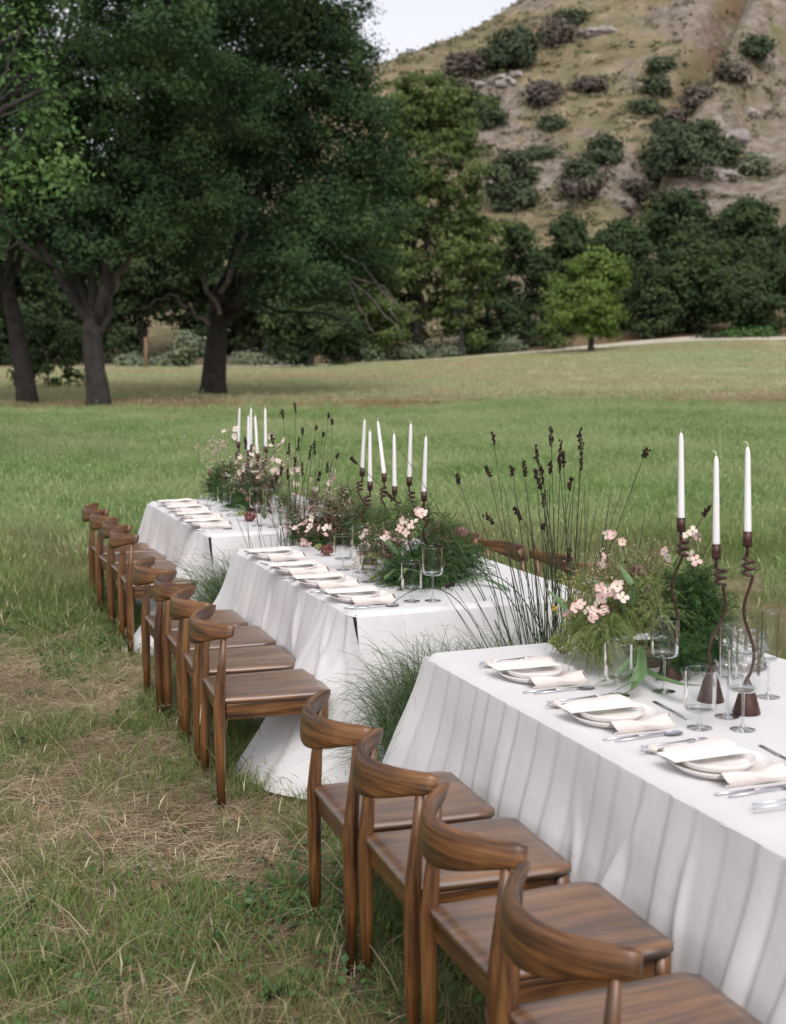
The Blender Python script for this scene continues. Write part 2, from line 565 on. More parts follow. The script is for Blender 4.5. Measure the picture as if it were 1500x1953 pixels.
M['sage_leaf'] = leafy('sage_leaf', (0.10, 0.13, 0.085), (0.16, 0.19, 0.12), (0.24, 0.26, 0.17), 0.2, rough=0.85, spec=0.08)
M['fern_dark'] = leafy('dark_fern', (0.030, 0.072, 0.024), (0.060, 0.130, 0.040), (0.115, 0.21, 0.065), 0.32)
M['fern_light'] = leafy('pale_fern', (0.17, 0.235, 0.075), (0.27, 0.34, 0.12), (0.40, 0.44, 0.20), 0.4)
M['fern_mid'] = leafy('fennel', (0.055, 0.10, 0.030), (0.10, 0.155, 0.05), (0.18, 0.23, 0.09), 0.3)
M['twig'] = leafy('twig', (0.06, 0.045, 0.03), (0.12, 0.09, 0.055), (0.2, 0.17, 0.10), 0.1)
M['rush'] = leafy('rush_stem', (0.018, 0.024, 0.012), (0.030, 0.042, 0.020), (0.06, 0.085, 0.034), 0.05, 0.5)
M['rush_head'] = leafy('rush_seed_head', (0.012, 0.007, 0.006), (0.025, 0.012, 0.010), (0.06, 0.028, 0.020), 0.05, 0.8)
M['fine_grass'] = leafy('fine_grass', (0.055, 0.095, 0.040), (0.10, 0.155, 0.065), (0.19, 0.25, 0.12), 0.3)
M['tulip_leaf'] = leafy('tulip_leaf', (0.10, 0.19, 0.075), (0.16, 0.26, 0.12), (0.22, 0.32, 0.16), 0.3, 0.42)
M['petal_pink'] = leafy('pink_petal', (0.80, 0.70, 0.63), (0.80, 0.60, 0.56), (0.72, 0.38, 0.37), 0.3, 0.6)
M['petal_cream'] = leafy('cream_petal', (0.80, 0.76, 0.66), (0.80, 0.70, 0.62), (0.78, 0.60, 0.55), 0.3, 0.6)
M['pollen'] = simple('yellow_green_centre', (0.32, 0.30, 0.06), 0.8, var=0.3, scale=90)
M['protea'] = leafy('protea_scale', (0.16, 0.07, 0.07), (0.30, 0.15, 0.14), (0.46, 0.30, 0.27), 0.1, 0.7)
M['protea_brown'] = leafy('protea_brown_scale', (0.09, 0.05, 0.04), (0.17, 0.11, 0.085), (0.30, 0.23, 0.18), 0.1, 0.7)
M['berry'] = leafy('berry', (0.10, 0.018, 0.020), (0.17, 0.045, 0.040), (0.30, 0.11, 0.08), 0.05, 0.4, spec=0.5)
M['berry_green'] = leafy('green_berry', (0.17, 0.21, 0.06), (0.25, 0.28, 0.09), (0.33, 0.35, 0.14), 0.1, 0.4)
M['bud_yellow'] = leafy('yellow_bud', (0.42, 0.30, 0.05), (0.50, 0.38, 0.08), (0.55, 0.45, 0.14), 0.2, 0.6)

GREEN = ((0.095, 0.160, 0.042), (0.175, 0.250, 0.070), (0.34, 0.38, 0.155))
M['blade'] = leafy('grass_blade', *GREEN, 0.35, 0.5, 0.5, (0.26, 0.24, 0.12), True)
M['meadow_blade'] = leafy('meadow_blade', (0.122, 0.222, 0.060), (0.205, 0.318, 0.102), (0.37, 0.445, 0.21), 0.35, 0.5, 0.22, (0.39, 0.44, 0.225), True)
M['pale_blade'] = leafy('pale_meadow_blade', (0.27, 0.32, 0.155), (0.36, 0.39, 0.21), (0.45, 0.45, 0.28), 0.3, 0.6, 0.08, (0.42, 0.335, 0.21), True)
M['tan_blade'] = leafy('tan_dry_blade', (0.235, 0.175, 0.095), (0.34, 0.26, 0.145), (0.41, 0.34, 0.20), 0.3, 0.7, 0.3, (0.19, 0.20, 0.08), True)
M['straw'] = leafy('straw', (0.22, 0.165, 0.10), (0.42, 0.335, 0.215), (0.66, 0.59, 0.42), 0.15, 0.6, 0.9, (0.23, 0.165, 0.105), True)
M['weed'] = leafy('weed_leaf', (0.035, 0.085, 0.025), (0.060, 0.13, 0.035), (0.10, 0.18, 0.055), 0.25, 0.45)

def ground_mat():
    m, nt, out = new_mat('meadow_soil')
    g = nt.nodes.new('ShaderNodeNewGeometry').outputs['Position']
    sx = nt.nodes.new('ShaderNodeSeparateXYZ'); nt.links.new(g, sx.inputs[0])
    y = sx.outputs[1]
    near = ramp(nt, noise(nt, g, 1.3, 6, 0.65), [(0.30, (0.055, 0.040, 0.026)), (0.46, (0.105, 0.076, 0.050)), (0.58, (0.14, 0.103, 0.068)), (0.72, (0.085, 0.10, 0.038))])
    spec = noise(nt, g, 45, 4, 0.7)
    near = mixc(nt, 0.6, near, ramp(nt, spec, [(0.35, (0.05, 0.036, 0.022)), (0.55, (0.15, 0.11, 0.066)), (0.7, (0.28, 0.22, 0.14))]))
    mid = ramp(nt, noise(nt, g, 0.25, 5, 0.6), [(0.35, (0.11, 0.17, 0.05)), (0.6, (0.18, 0.25, 0.08)), (0.75, (0.27, 0.31, 0.13))])
    far = ramp(nt, noise(nt, g, 0.07, 6, 0.6), [(0.35, (0.25, 0.29, 0.14)), (0.52, (0.35, 0.36, 0.20)), (0.70, (0.42, 0.355, 0.225))])
    tan = ramp(nt, noise(nt, g, 0.5, 4), [(0.35, (0.235, 0.175, 0.095)), (0.7, (0.34, 0.27, 0.15))])
    wob = math_(nt, 'ADD', y, math_(nt, 'MULTIPLY', math_(nt, 'SUBTRACT', noise(nt, g, 0.09, 4), 0.5), 34))
    def step(a, b):
        mr = nt.nodes.new('ShaderNodeMapRange'); mr.interpolation_type = 'SMOOTHSTEP'
        mr.inputs['From Min'].default_value = a; mr.inputs['From Max'].default_value = b
        nt.links.new(wob, mr.inputs['Value'])
        return mr.outputs[0]
    wn = math_(nt, 'ADD', y, math_(nt, 'MULTIPLY', math_(nt, 'SUBTRACT', noise(nt, g, 0.6, 3), 0.5), 5))
    mr0 = nt.nodes.new('ShaderNodeMapRange'); mr0.interpolation_type = 'SMOOTHSTEP'
    mr0.inputs['From Min'].default_value = 7; mr0.inputs['From Max'].default_value = 12
    nt.links.new(wn, mr0.inputs['Value'])
    c = mixc(nt, mr0.outputs[0], near, mid)
    c = mixc(nt, step(36, 46), c, tan)
    c = mixc(nt, step(50, 60), c, far)
    ln = nt.nodes.new('ShaderNodeVectorMath'); ln.operation = 'LENGTH'; nt.links.new(g, ln.inputs[0])
    bank = nt.nodes.new('ShaderNodeMapRange'); bank.interpolation_type = 'SMOOTHSTEP'
    bank.inputs['From Min'].default_value = 122; bank.inputs['From Max'].default_value = 127
    nt.links.new(ln.outputs['Value'], bank.inputs['Value'])
    c = mixc(nt, bank.outputs[0], c, ramp(nt, noise(nt, g, 0.3, 5), [(0.35, (0.13, 0.085, 0.05)), (0.55, (0.21, 0.155, 0.09)), (0.7, (0.17, 0.17, 0.085))]))
    p = N(nt, 'ShaderNodeBsdfPrincipled', Roughness=0.95)
    p.inputs['Specular IOR Level'].default_value = 0.1
    nt.links.new(c, p.inputs['Base Color'])
    nt.links.new(bump(nt, math_(nt, 'ADD', noise(nt, g, 3, 6), noise(nt, g, 30, 4)), 0.8, 0.03), p.inputs['Normal'])
    nt.links.new(p.outputs[0], out.inputs[0])
    return m
M['ground'] = ground_mat()

def hill_mat():
    m, nt, out = new_mat('dry_hillside')
    g = nt.nodes.new('ShaderNodeNewGeometry').outputs['Position']
    base = ramp(nt, noise(nt, g, 0.16, 8, 0.74), [(0.32, (0.12, 0.10, 0.06)), (0.43, (0.215, 0.178, 0.108)), (0.54, (0.30, 0.245, 0.155)), (0.66, (0.39, 0.325, 0.22))])
    green = ramp(nt, noise(nt, g, 0.22, 5, 0.7), [(0.46, (0, 0, 0)), (0.62, (1, 1, 1))])
    c = mixc(nt, math_(nt, 'MULTIPLY', green, 0.7), base, (0.17, 0.175, 0.085))
    rockf = ramp(nt, noise(nt, g, 0.045, 5, 0.62), [(0.52, (0, 0, 0)), (0.60, (1, 1, 1))])
    rock = ramp(nt, noise(nt, g, 0.55, 6, 0.7), [(0.32, (0.12, 0.09, 0.075)), (0.5, (0.27, 0.225, 0.195)), (0.68, (0.40, 0.36, 0.335))])
    c = mixc(nt, math_(nt, 'MULTIPLY', rockf, 0.85), c, rock)
    tf = attr(nt, 'tint').outputs['Fac']
    brk = ramp(nt, noise(nt, g, 0.16, 5, 0.7), [(0.40, (0, 0, 0)), (0.56, (1, 1, 1))])
    c = mixc(nt, math_(nt, 'MULTIPLY', ramp(nt, tf, [(0.55, (0, 0, 0)), (0.95, (0.85,) * 3)]), brk), c, (0.16, 0.085, 0.055))
    c = mixc(nt, math_(nt, 'MULTIPLY', ramp(nt, tf, [(0.0, (0.8,) * 3), (0.42, (0, 0, 0))]), brk), c, rock)
    c = mixc(nt, ramp(nt, noise(nt, g, 0.5, 6, 0.75), [(0.56, (0, 0, 0)), (0.66, (1, 1, 1))]), c, mixc(nt, 0.75, c, (0.075, 0.07, 0.045)))
    p = N(nt, 'ShaderNodeBsdfPrincipled', Roughness=0.95)
    p.inputs['Specular IOR Level'].default_value = 0.05
    nt.links.new(c, p.inputs['Base Color'])
    nt.links.new(bump(nt, noise(nt, g, 0.5, 8, 0.7), 1.0, 1.2), p.inputs['Normal'])
    nt.links.new(p.outputs[0], out.inputs[0])
    return m
M['hill'] = hill_mat()
M['path'] = simple('pale_dirt', (0.52, 0.46, 0.37), 0.95, var=0.15, scale=0.6)

# ------------------------------------------------------------------ ground, hill, path
def polar_sheet(rs, ths, name, mat):
    TH, RR = np.meshgrid(np.radians(ths), rs)
    X, Y = RR * np.sin(TH), RR * np.cos(TH)
    Z = height(X, Y)
    V = np.stack([X, Y, Z], -1).reshape(-1, 3)
    n = len(ths)
    i, j = np.meshgrid(np.arange(len(rs) - 1), np.arange(n - 1), indexing='ij')
    a = (i * n + j).ravel()
    F = np.stack([a, a + 1, a + n + 1, a + n], 1)[:, ::-1]
    tint = 0.5
    if name == 'hillside':
        g, sp = height(V[:, 0], V[:, 1], True)
        tint = np.clip(0.5 + 0.5 * g - 0.5 * sp * (1 - g), 0, 1)
    mb = MB().add(V, F, 0, tint)
    o = mb.build(name, mat)
    o['kind'] = 'structure'
    return o
TH = np.concatenate([np.linspace(-180, -42, 36)[:-1], np.linspace(-42, 42, 240), np.linspace(42, 180, 36)[1:]])
polar_sheet(np.concatenate([[0.05, 1, 2, 3], np.linspace(4, 56, 40), np.linspace(58, 140, 50)]), TH, 'meadow_ground', M['ground'])
polar_sheet(np.concatenate([np.linspace(140, 340, 190), np.linspace(345, 520, 40), np.linspace(560, 1500, 12)]), TH, 'hillside', M['hill'])

def dirt_path():
    pts = [(-40, 700), (150, 698), (300, 697), (470, 691), (640, 690), (760, 687), (900, 681), (1000, 673), (1100, 668), (1220, 662), (1330, 655), (1450, 650), (1560, 646)]
    P = []
    for px, py in pts:
        th = math.atan2(ray(px, py)[0], ray(px, py)[1])
        r = 121 + 4 * math.sin(px / 170)
        P.append((r * math.sin(th), r * math.cos(th)))
    P = np.array(P)
    k = np.linspace(0, len(P) - 1, 120)
    X, Y = np.interp(k, np.arange(len(P)), P[:, 0]), np.interp(k, np.arange(len(P)), P[:, 1])
    rows = []
    for w in (-2.8, -1.2, 0, 1.2, 2.8):
        yy = Y + w + 0.5 * (vnoise(X / 4, Y * 0 + w, 3) - 0.5)
        rows.append(np.stack([X, yy, height(X, yy) + 0.05], 1))
    V, F = loft(rows, False, False)
    o = MB().add(V, F).build('dirt_path', M['path'])
    o['kind'] = 'structure'
dirt_path()

# ------------------------------------------------------------------ trees
def crown_points(lobes, clumps, per, spread, shell=0.35):
    """lobes (L,4): centre and radius; leaf clumps sit mostly in each lobe's outer part"""
    P, Tn, O = [], [], []
    for c in lobes:
        n = max(2, int(clumps * c[3] ** 2))
        d = RNG.normal(size=(n, 3)); d /= np.linalg.norm(d, axis=1)[:, None]
        rr = c[3] * RNG.random(n) ** shell * RNG.uniform(0.85, 1.12, n)
        q = c[:3] + d * rr[:, None] * np.array([1, 1, 0.82])
        for qq in q:
            m = int(per * RNG.uniform(0.55, 1.3))
            P.append(qq + RNG.normal(size=(m, 3)) * spread * np.array([1, 1, 0.6]) * RNG.uniform(0.7, 1.25))
            Tn.append(np.clip(RNG.uniform(0.2, 0.8) + RNG.normal(size=m) * 0.14, 0, 1))
            e = P[-1] - (c[:3] * 0.5 + (qq - np.array([0, 0, .5 * spread])) * 0.5)
            O.append(e / (np.linalg.norm(e, axis=1)[:, None] + 1e-6))
    return np.concatenate(P), np.concatenate(Tn), np.concatenate(O)

def limb(mb, a, b, r0, r1, wob=0.05, n=9, sides=7):
    a, b = np.asarray(a, float), np.asarray(b, float)
    L = np.linalg.norm(b - a)
    k = np.linspace(0, 1, n)
    P = a + (b - a) * k[:, None]
    off = np.stack([np.interp(k, np.linspace(0, 1, 5), RNG.normal(size=5) * L * wob * np.array([0, 1, 1, 1, 0])) for _ in range(3)], 1)
    P = P + off
    V, F = tube(P, r0 + (r1 - r0) * k ** 0.8, sides)
    mb.add(V, F)
    return P

def tree(name, label, base, trunk_h, trunk_r, lobes, leaf, size, clumps, per, spread, bark='bark', group=None, fork=None, nlimb=7, cat='tree', lean=(0, 0), shell=0.35, flare=1.35, twigs=3, sides=7):
    """base: ground point; lobes: array of world centres + radius"""
    base = np.asarray(base, float)
    lobes = np.asarray(lobes, float)
    root = thing(name, label, cat, base, 0, group)
    mb = MB()
    top = base + np.array([lean[0], lean[1], trunk_h])
    n = 8
    k = np.linspace(0, 1, n)
    P = base + (top - base) * k[:, None] + np.stack([np.sin(k * 3 + base[0]) * trunk_r * 0.25, np.zeros(n), -0.25 * (k == 0)], 1)
    rad = trunk_r * (1 - 0.25 * k + (flare - 1) * np.exp(-k * 7))
    V, F = tube(P, rad, 14)
    V = V + (vnoise(V[:, 0] * 6 + V[:, 1] * 6, V[:, 2] * 1.5, 4)[:, None] - 0.5) * trunk_r * 0.16
    mb.add(V, F)
    hi = np.where(lobes[:, 2] > top[2] + 0.8)[0] if trunk_r > 0.3 else np.arange(len(lobes))
    order = RNG.permutation(hi)[:nlimb] if trunk_r > 0.3 else np.argsort(-lobes[:, 3])[:nlimb]
    for i in order:
        c = lobes[i, :3]
        mid = top + (c - top) * 0.45 + np.array([0, 0, 0.14 * np.linalg.norm(c[:2] - top[:2])])
        r0 = trunk_r * RNG.uniform(0.38, 0.6)
        P1 = limb(mb, top - np.array([0, 0, trunk_h * RNG.uniform(0.03, 0.22 if trunk_r > .3 else .06)]), mid, r0, r0 * 0.6, sides=sides)
        limb(mb, P1[-1], c, r0 * 0.6, r0 * 0.2, sides=sides)
        for q in range(twigs):
            e = c + RNG.normal(size=3) * lobes[i, 3] * 0.6
            limb(mb, P1[RNG.integers(4, 8)], e, r0 * 0.3, r0 * 0.06, 0.1)
    mb.build('trunk', M[bark], root, base)
    cp, tn, outd = crown_points(lobes, clumps, per, spread, shell)
    mc = MB()
    leafcards(mc, cp, size, tint=tn, out=outd)
    o = mc.build('crown', M[leaf], root, base, smooth_=False)
    return root

def lobes_px(lst, y0, dscale=1.0):
    """(px, py, radius px, depth offset m) seen at distance y0 -> world lobes"""
    out = []
    for px, py, rp, dy in lst:
        p = on_y(px, py, y0 + dy)
        out.append((*p, rp * (y0 + dy) / FPX))
    return np.array(out)

def scatter_lobes(outline, n, r, y0, dy, seed):
    """fill a polygon drawn in the plane at y0 with n lobes"""
    rg = np.random.default_rng(seed)
    poly = np.array(outline, float)
    lo, hi = poly.min(0), poly.max(0)
    out = []
    while len(out) < n:
        q = lo + rg.random(2) * (hi - lo)
        x, y = q
        c = False
        j = len(poly) - 1
        for i in range(len(poly)):
            if ((poly[i][1] > y) != (poly[j][1] > y)) and (x < (poly[j][0] - poly[i][0]) * (y - poly[i][1]) / (poly[j][1] - poly[i][1]) + poly[i][0]):
                c = not c
            j = i
        if c:
            out.append((x, y, rg.uniform(*r), rg.normal() * dy))
    return lobes_px(out, y0)

# three big oaks at the meadow's near edge
b1 = on_z(187, 776, 0)
L1 = scatter_lobes([(-260, -420), (520, -420), (520, 100), (470, 330), (320, 460), (120, 470), (-60, 500), (-300, 430)], 84, (70, 125), b1[1], 2.6, 3)
L1 = np.concatenate([L1, lobes_px([(230, 60, 100, 0), (265, 160, 90, .5), (190, 10, 100, -.5), (310, 100, 95, 0), (270, 380, 80, 0), (340, 395, 80, 1), (150, 360, 75, 0), (180, 120, 90, 1), (225, 215, 90, -1), (100, 420, 70, 0), (420, 380, 80, 1), (380, 200, 90, 0)], b1[1])])
tree('oak_tree', 'big dark oak with a grey trunk forking low, between two other oaks', b1, 3.0, 0.40, L1, 'oak_leaf', 0.078, 5.2, 145, 0.33, group='big oaks at the meadow edge', nlimb=7, flare=1.25)
b2 = on_z(411, 754, 0)
L2 = scatter_lobes([(330, -420), (560, -420), (640, -100), (655, 50), (690, 150), (745, 190), (755, 330), (730, 500), (640, 565), (560, 520), (420, 460), (300, 500), (250, 300)], 84, (60, 110), b2[1], 3.0, 5)
L2 = np.concatenate([L2, lobes_px([(640, 90, 70, 0), (665, 150, 65, .5), (690, 205, 65, -.5), (712, 260, 75, 0), (722, 330, 75, 1), (650, 230, 90, -1), (615, 150, 90, 1), (735, 400, 65, 0), (700, 450, 75, -1), (590, 60, 80, 0), (560, 20, 90, 0), (690, 520, 70, 0), (620, 545, 60, -1), (560, 390, 75, 0), (640, 300, 80, 0), (500, 420, 75, 0), (480, 300, 80, 0), (590, 470, 75, -1), (440, 180, 90, 0)], b2[1])])
tree('oak_tree', 'broad dark oak whose black trunk splits like a goblet', b2, 3.6, 0.50, L2, 'oak_leaf', 0.086, 4.2, 165, 0.40, group='big oaks at the meadow edge', nlimb=8, flare=1.3)
b3 = on_z(56, 770, 0)
L3 = scatter_lobes([(-500, -400), (60, -400), (90, 100), (120, 420), (20, 500), (-500, 520)], 44, (70, 120), b3[1] + 2, 2.0, 8)
tree('oak_tree', 'leaning oak with a slim slanting trunk beside the dark rounded bush', b3, 4.4, 0.36, L3, 'oak_leaf', 0.088, 3.6, 110, 0.38, group='big oaks at the meadow edge', nlimb=8, lean=(-0.75, 0), flare=1.2)

# bare drooping grey boughs on the goblet oak: part of that tree
def bare_boughs():
    par = [o for o in bpy.data.objects if o.name == 'oak_tree.001'][0]
    base = np.array(par.location)
    y0 = b2[1]
    for pts, r in (([(470, 520), (560, 470), (680, 490), (735, 560), (760, 615)], 0.10), ([(560, 470), (640, 520), (700, 560), (770, 640)], 0.07), ([(640, 500), (690, 590), (715, 640)], 0.05),
                   ([(640, 520), (720, 540), (790, 610)], 0.05), ([(400, 620), (330, 560), (260, 590)], 0.09), ([(420, 600), (360, 480), (300, 400)], 0.12), ([(190, 600), (245, 500), (290, 410)], 0.16), ([(190, 520), (200, 430), (160, 390)], 0.08), ([(420, 560), (470, 450), (460, 380), (400, 270)], 0.12)):
        P = np.array([on_y(px, py, y0 - (8.5 if px < 300 and r > 0.07 and py > 380 and pts[0][0] < 300 else 1.5)) for px, py in pts])
        k = np.linspace(0, len(P) - 1, 12)
        Q = np.stack([np.interp(k, np.arange(len(P)), P[:, i]) for i in range(3)], 1)
        Q[1:-1] += RNG.normal(size=(10, 3)) * 0.06
        V, F = tube(Q, np.linspace(r, r * 0.35, 12), 6)
        MB().add(V, F).build('bough', M['bark_grey'], par, base)
bare_boughs()

# near oak whose bough hangs into the view; its trunk stands outside the frame
b0 = np.array([-8.6, 19.5, 0])
L0 = np.array([(-8.6 + RNG.normal() * 1.6, 19.5 + RNG.normal() * 1.6, 7.5 + RNG.random() * 4.0, RNG.uniform(1.0, 1.6)) for _ in range(12)])
L0b = lobes_px([(45, 60, 55, 0), (70, 120, 45, 0), (40, 170, 50, .3), (95, 165, 30, 0), (55, 260, 55, 0), (100, 230, 30, .2), (85, 310, 45, 0), (110, 350, 35, -.2), (40, 345, 45, .2), (125, 320, 22, 0)], 20.0)
tree('oak_tree', 'brighter green oak bough hanging into view high before the dark oaks', b0, 4.0, 0.33, np.concatenate([L0, L0b]), 'oak_bright', 0.050, 9, 60, 0.22, group=None, nlimb=14, flare=1.3)

# trees beyond the meadow
M['hill_leaf_hazed'] = leafy('hill_bush_leaf_hazed', (0.050, 0.068, 0.042), (0.074, 0.096, 0.055), (0.115, 0.138, 0.078), 0.15, rough=0.9, spec=0.05)  # live oak leaf lightened for the slope: distance haze put into its colour
def far_tree(px, base_py, top_py, hw, label, leaf='dark_leaf', dist=None, low=0.25, n=14, group='trees beyond the meadow', name='tree', size=None, dens=1.0, bark='bark', seed=1, shape=1.0, trunk=None, cat='tree', shell=0.35):
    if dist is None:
        if leaf == 'dark_leaf': leaf = 'hill_leaf_hazed'
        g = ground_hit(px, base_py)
    else:
        q = ray(px, base_py); q = q / math.hypot(q[0], q[1]) * dist
        g = np.array([q[0], q[1], float(height(q[0], q[1]))])
    y0 = g[1]
    k = y0 / FPX
    H = on_y(px, top_py, y0)[2] - g[2]
    W = hw * k * 1.12
    rg = np.random.default_rng(seed + 500 + int(px))
    lob = []
    bush = cat == 'bush'
    n = int(n * 1.5) if bush else n
    for i in range(n):
        v = rg.random() ** 0.8
        z = g[2] + H * (low + (0.93 - low) * v)
        prof = math.sin(math.pi * min(1, max(0.12, (0.16 + 0.80 * v)))) ** (0.6 * shape)
        a = rg.random() * 2 * math.pi
        rad = W * prof * math.sqrt(rg.random()) * (0.98 if bush else 0.72)
        r = W * (rg.uniform(0.16, 0.42) if bush else rg.uniform(0.30, 0.46)) * (0.75 + 0.25 * prof)
        z = min(z, g[2] + H - r * 0.7)
        lob.append((g[0] + rad * math.cos(a), g[1] + rad * math.sin(a), z, r))
    lob = np.array(lob)
    s = size or 0.0040 * k / 0.00045 * 0.45 * 2.6 * 0.045
    s = size or max(0.10, y0 * 0.0017)
    per = 60
    cl = dens * 4.3 * (0.19 / s) ** 2
    tr = trunk if trunk is not None else max(0.12, W * 0.07)
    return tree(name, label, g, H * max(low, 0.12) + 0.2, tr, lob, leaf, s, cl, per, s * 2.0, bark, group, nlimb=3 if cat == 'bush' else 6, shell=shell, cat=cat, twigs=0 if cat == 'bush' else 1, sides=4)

FT = [  # px, base, top, half width, label, leaf, dist
    (592, 708, 572, 88, 'small dark spreading tree beside the goblet oak', 'dark_leaf', 112, 0.22),
    (645, 704, 600, 40, 'low dark shrubby tree touching the small spreading tree', 'dark_leaf', 113, 0.04),
    (1129, 670, 478, 80, 'bright green rounded tree alone at the path', 'lime_leaf', 112, 0.10),
    (1050, 655, 556, 30, 'slim paler tree tucked behind the bright green rounded tree', 'olive_leaf', 124, 0.05),
    (800, 690, 128, 165, 'tall loose yellow-green sycamore rising behind the goblet oak', 'olive_leaf', 128, 0.10),
    (715, 690, 300, 105, 'mid-green loose tree under the goblet oak boughs', 'olive_leaf', 126, 0.08),
    (880, 690, 300, 62, 'loose green tree leaning from the sycamore toward the wood', 'olive_leaf', 124, 0.06),
    (890, 655, 505, 42, 'thin upright pale green tree below the sycamore', 'olive_leaf', 127, 0.04),
    (690, 690, 470, 80, 'leafy dull green tree low behind the dead boughs', 'dark_leaf', 130, 0.05),
    (985, 655, 425, 72, 'dark round live oak between the sycamore and the bright tree', 'dark_leaf', 132, 0.04),
    (1075, 650, 408, 78, 'dark live oak looming behind the bright green rounded tree', 'dark_leaf', 138, 0.04),
    (1185, 640, 420, 75, 'dark live oak beside the bright rounded tree, uphill of it', 'dark_leaf', 138, 0.04),
    (1290, 638, 366, 88, 'tallest dark live oak of the wood under the hill', 'dark_leaf', 146, 0.30),
    (1245, 636, 500, 62, 'low rounded live oak at the front of the wood', 'dark_leaf', 130, 0.04),
    (1335, 640, 440, 92, 'wide live oak with hanging lobes near the wood end', 'dark_leaf', 131, 0.04),
    (1420, 640, 500, 75, 'live oak with low skirts at the wood end by the shrubs', 'dark_leaf', 128, 0.04),
    (1430, 600, 385, 80, 'high dark live oak above the wood end', 'dark_leaf', 146, 0.25),
    (1530, 640, 440, 90, 'live oak past the wood end at the picture edge', 'dark_leaf', 134, 0.12),
    (935, 640, 470, 55, 'dusky live oak shadowed by the yellow-green sycamore', 'dark_leaf', 137, 0.12),
    (20, 700, 420, 120, 'dark tree far behind the slanting oak trunk', 'dark_leaf', 150, 0.08),
    (150, 698, 400, 120, 'dark tree far behind the grey forked trunk', 'dark_leaf', 152, 0.08),
    (275, 697, 420, 110, 'dark tree in the gap between the two big trunks', 'dark_leaf', 150, 0.06),
    (390, 695, 400, 120, 'dark tree straight behind the black goblet trunk', 'dark_leaf', 153, 0.06),
    (510, 692, 430, 110, 'dark tree behind the goblet oak and the small spreading tree', 'dark_leaf', 148, 0.06),
    (620, 692, 430, 90, 'dark tree rising behind the small spreading tree', 'dark_leaf', 150, 0.08),
    (-90, 700, 420, 120, 'dark tree past the slanting oak', 'dark_leaf', 148, 0.08),
    (975, 132, 50, 56, 'round dark oak standing on the hill crest', 'dark_leaf', None, 0.02),
    (872, 298, 214, 44, 'dark oak on the slope above the sycamore', 'dark_leaf', None, 0.02),
    (985, 398, 284, 60, 'dark ragged oak on the lower slope above the wood', 'dark_leaf', None, 0.04),
    (1298, 335, 240, 62, 'wide dark oak mid-slope below the rocky spur', 'dark_leaf', None, 0.02),
]
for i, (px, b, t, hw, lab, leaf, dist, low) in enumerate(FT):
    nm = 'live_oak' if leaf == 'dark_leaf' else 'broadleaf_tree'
    far_tree(px, b, t, hw, lab, leaf, dist, low, name=nm, seed=i, n=30 if hw > 60 else 20, dens=0.6 if leaf == 'olive_leaf' and hw > 60 else 1.0)

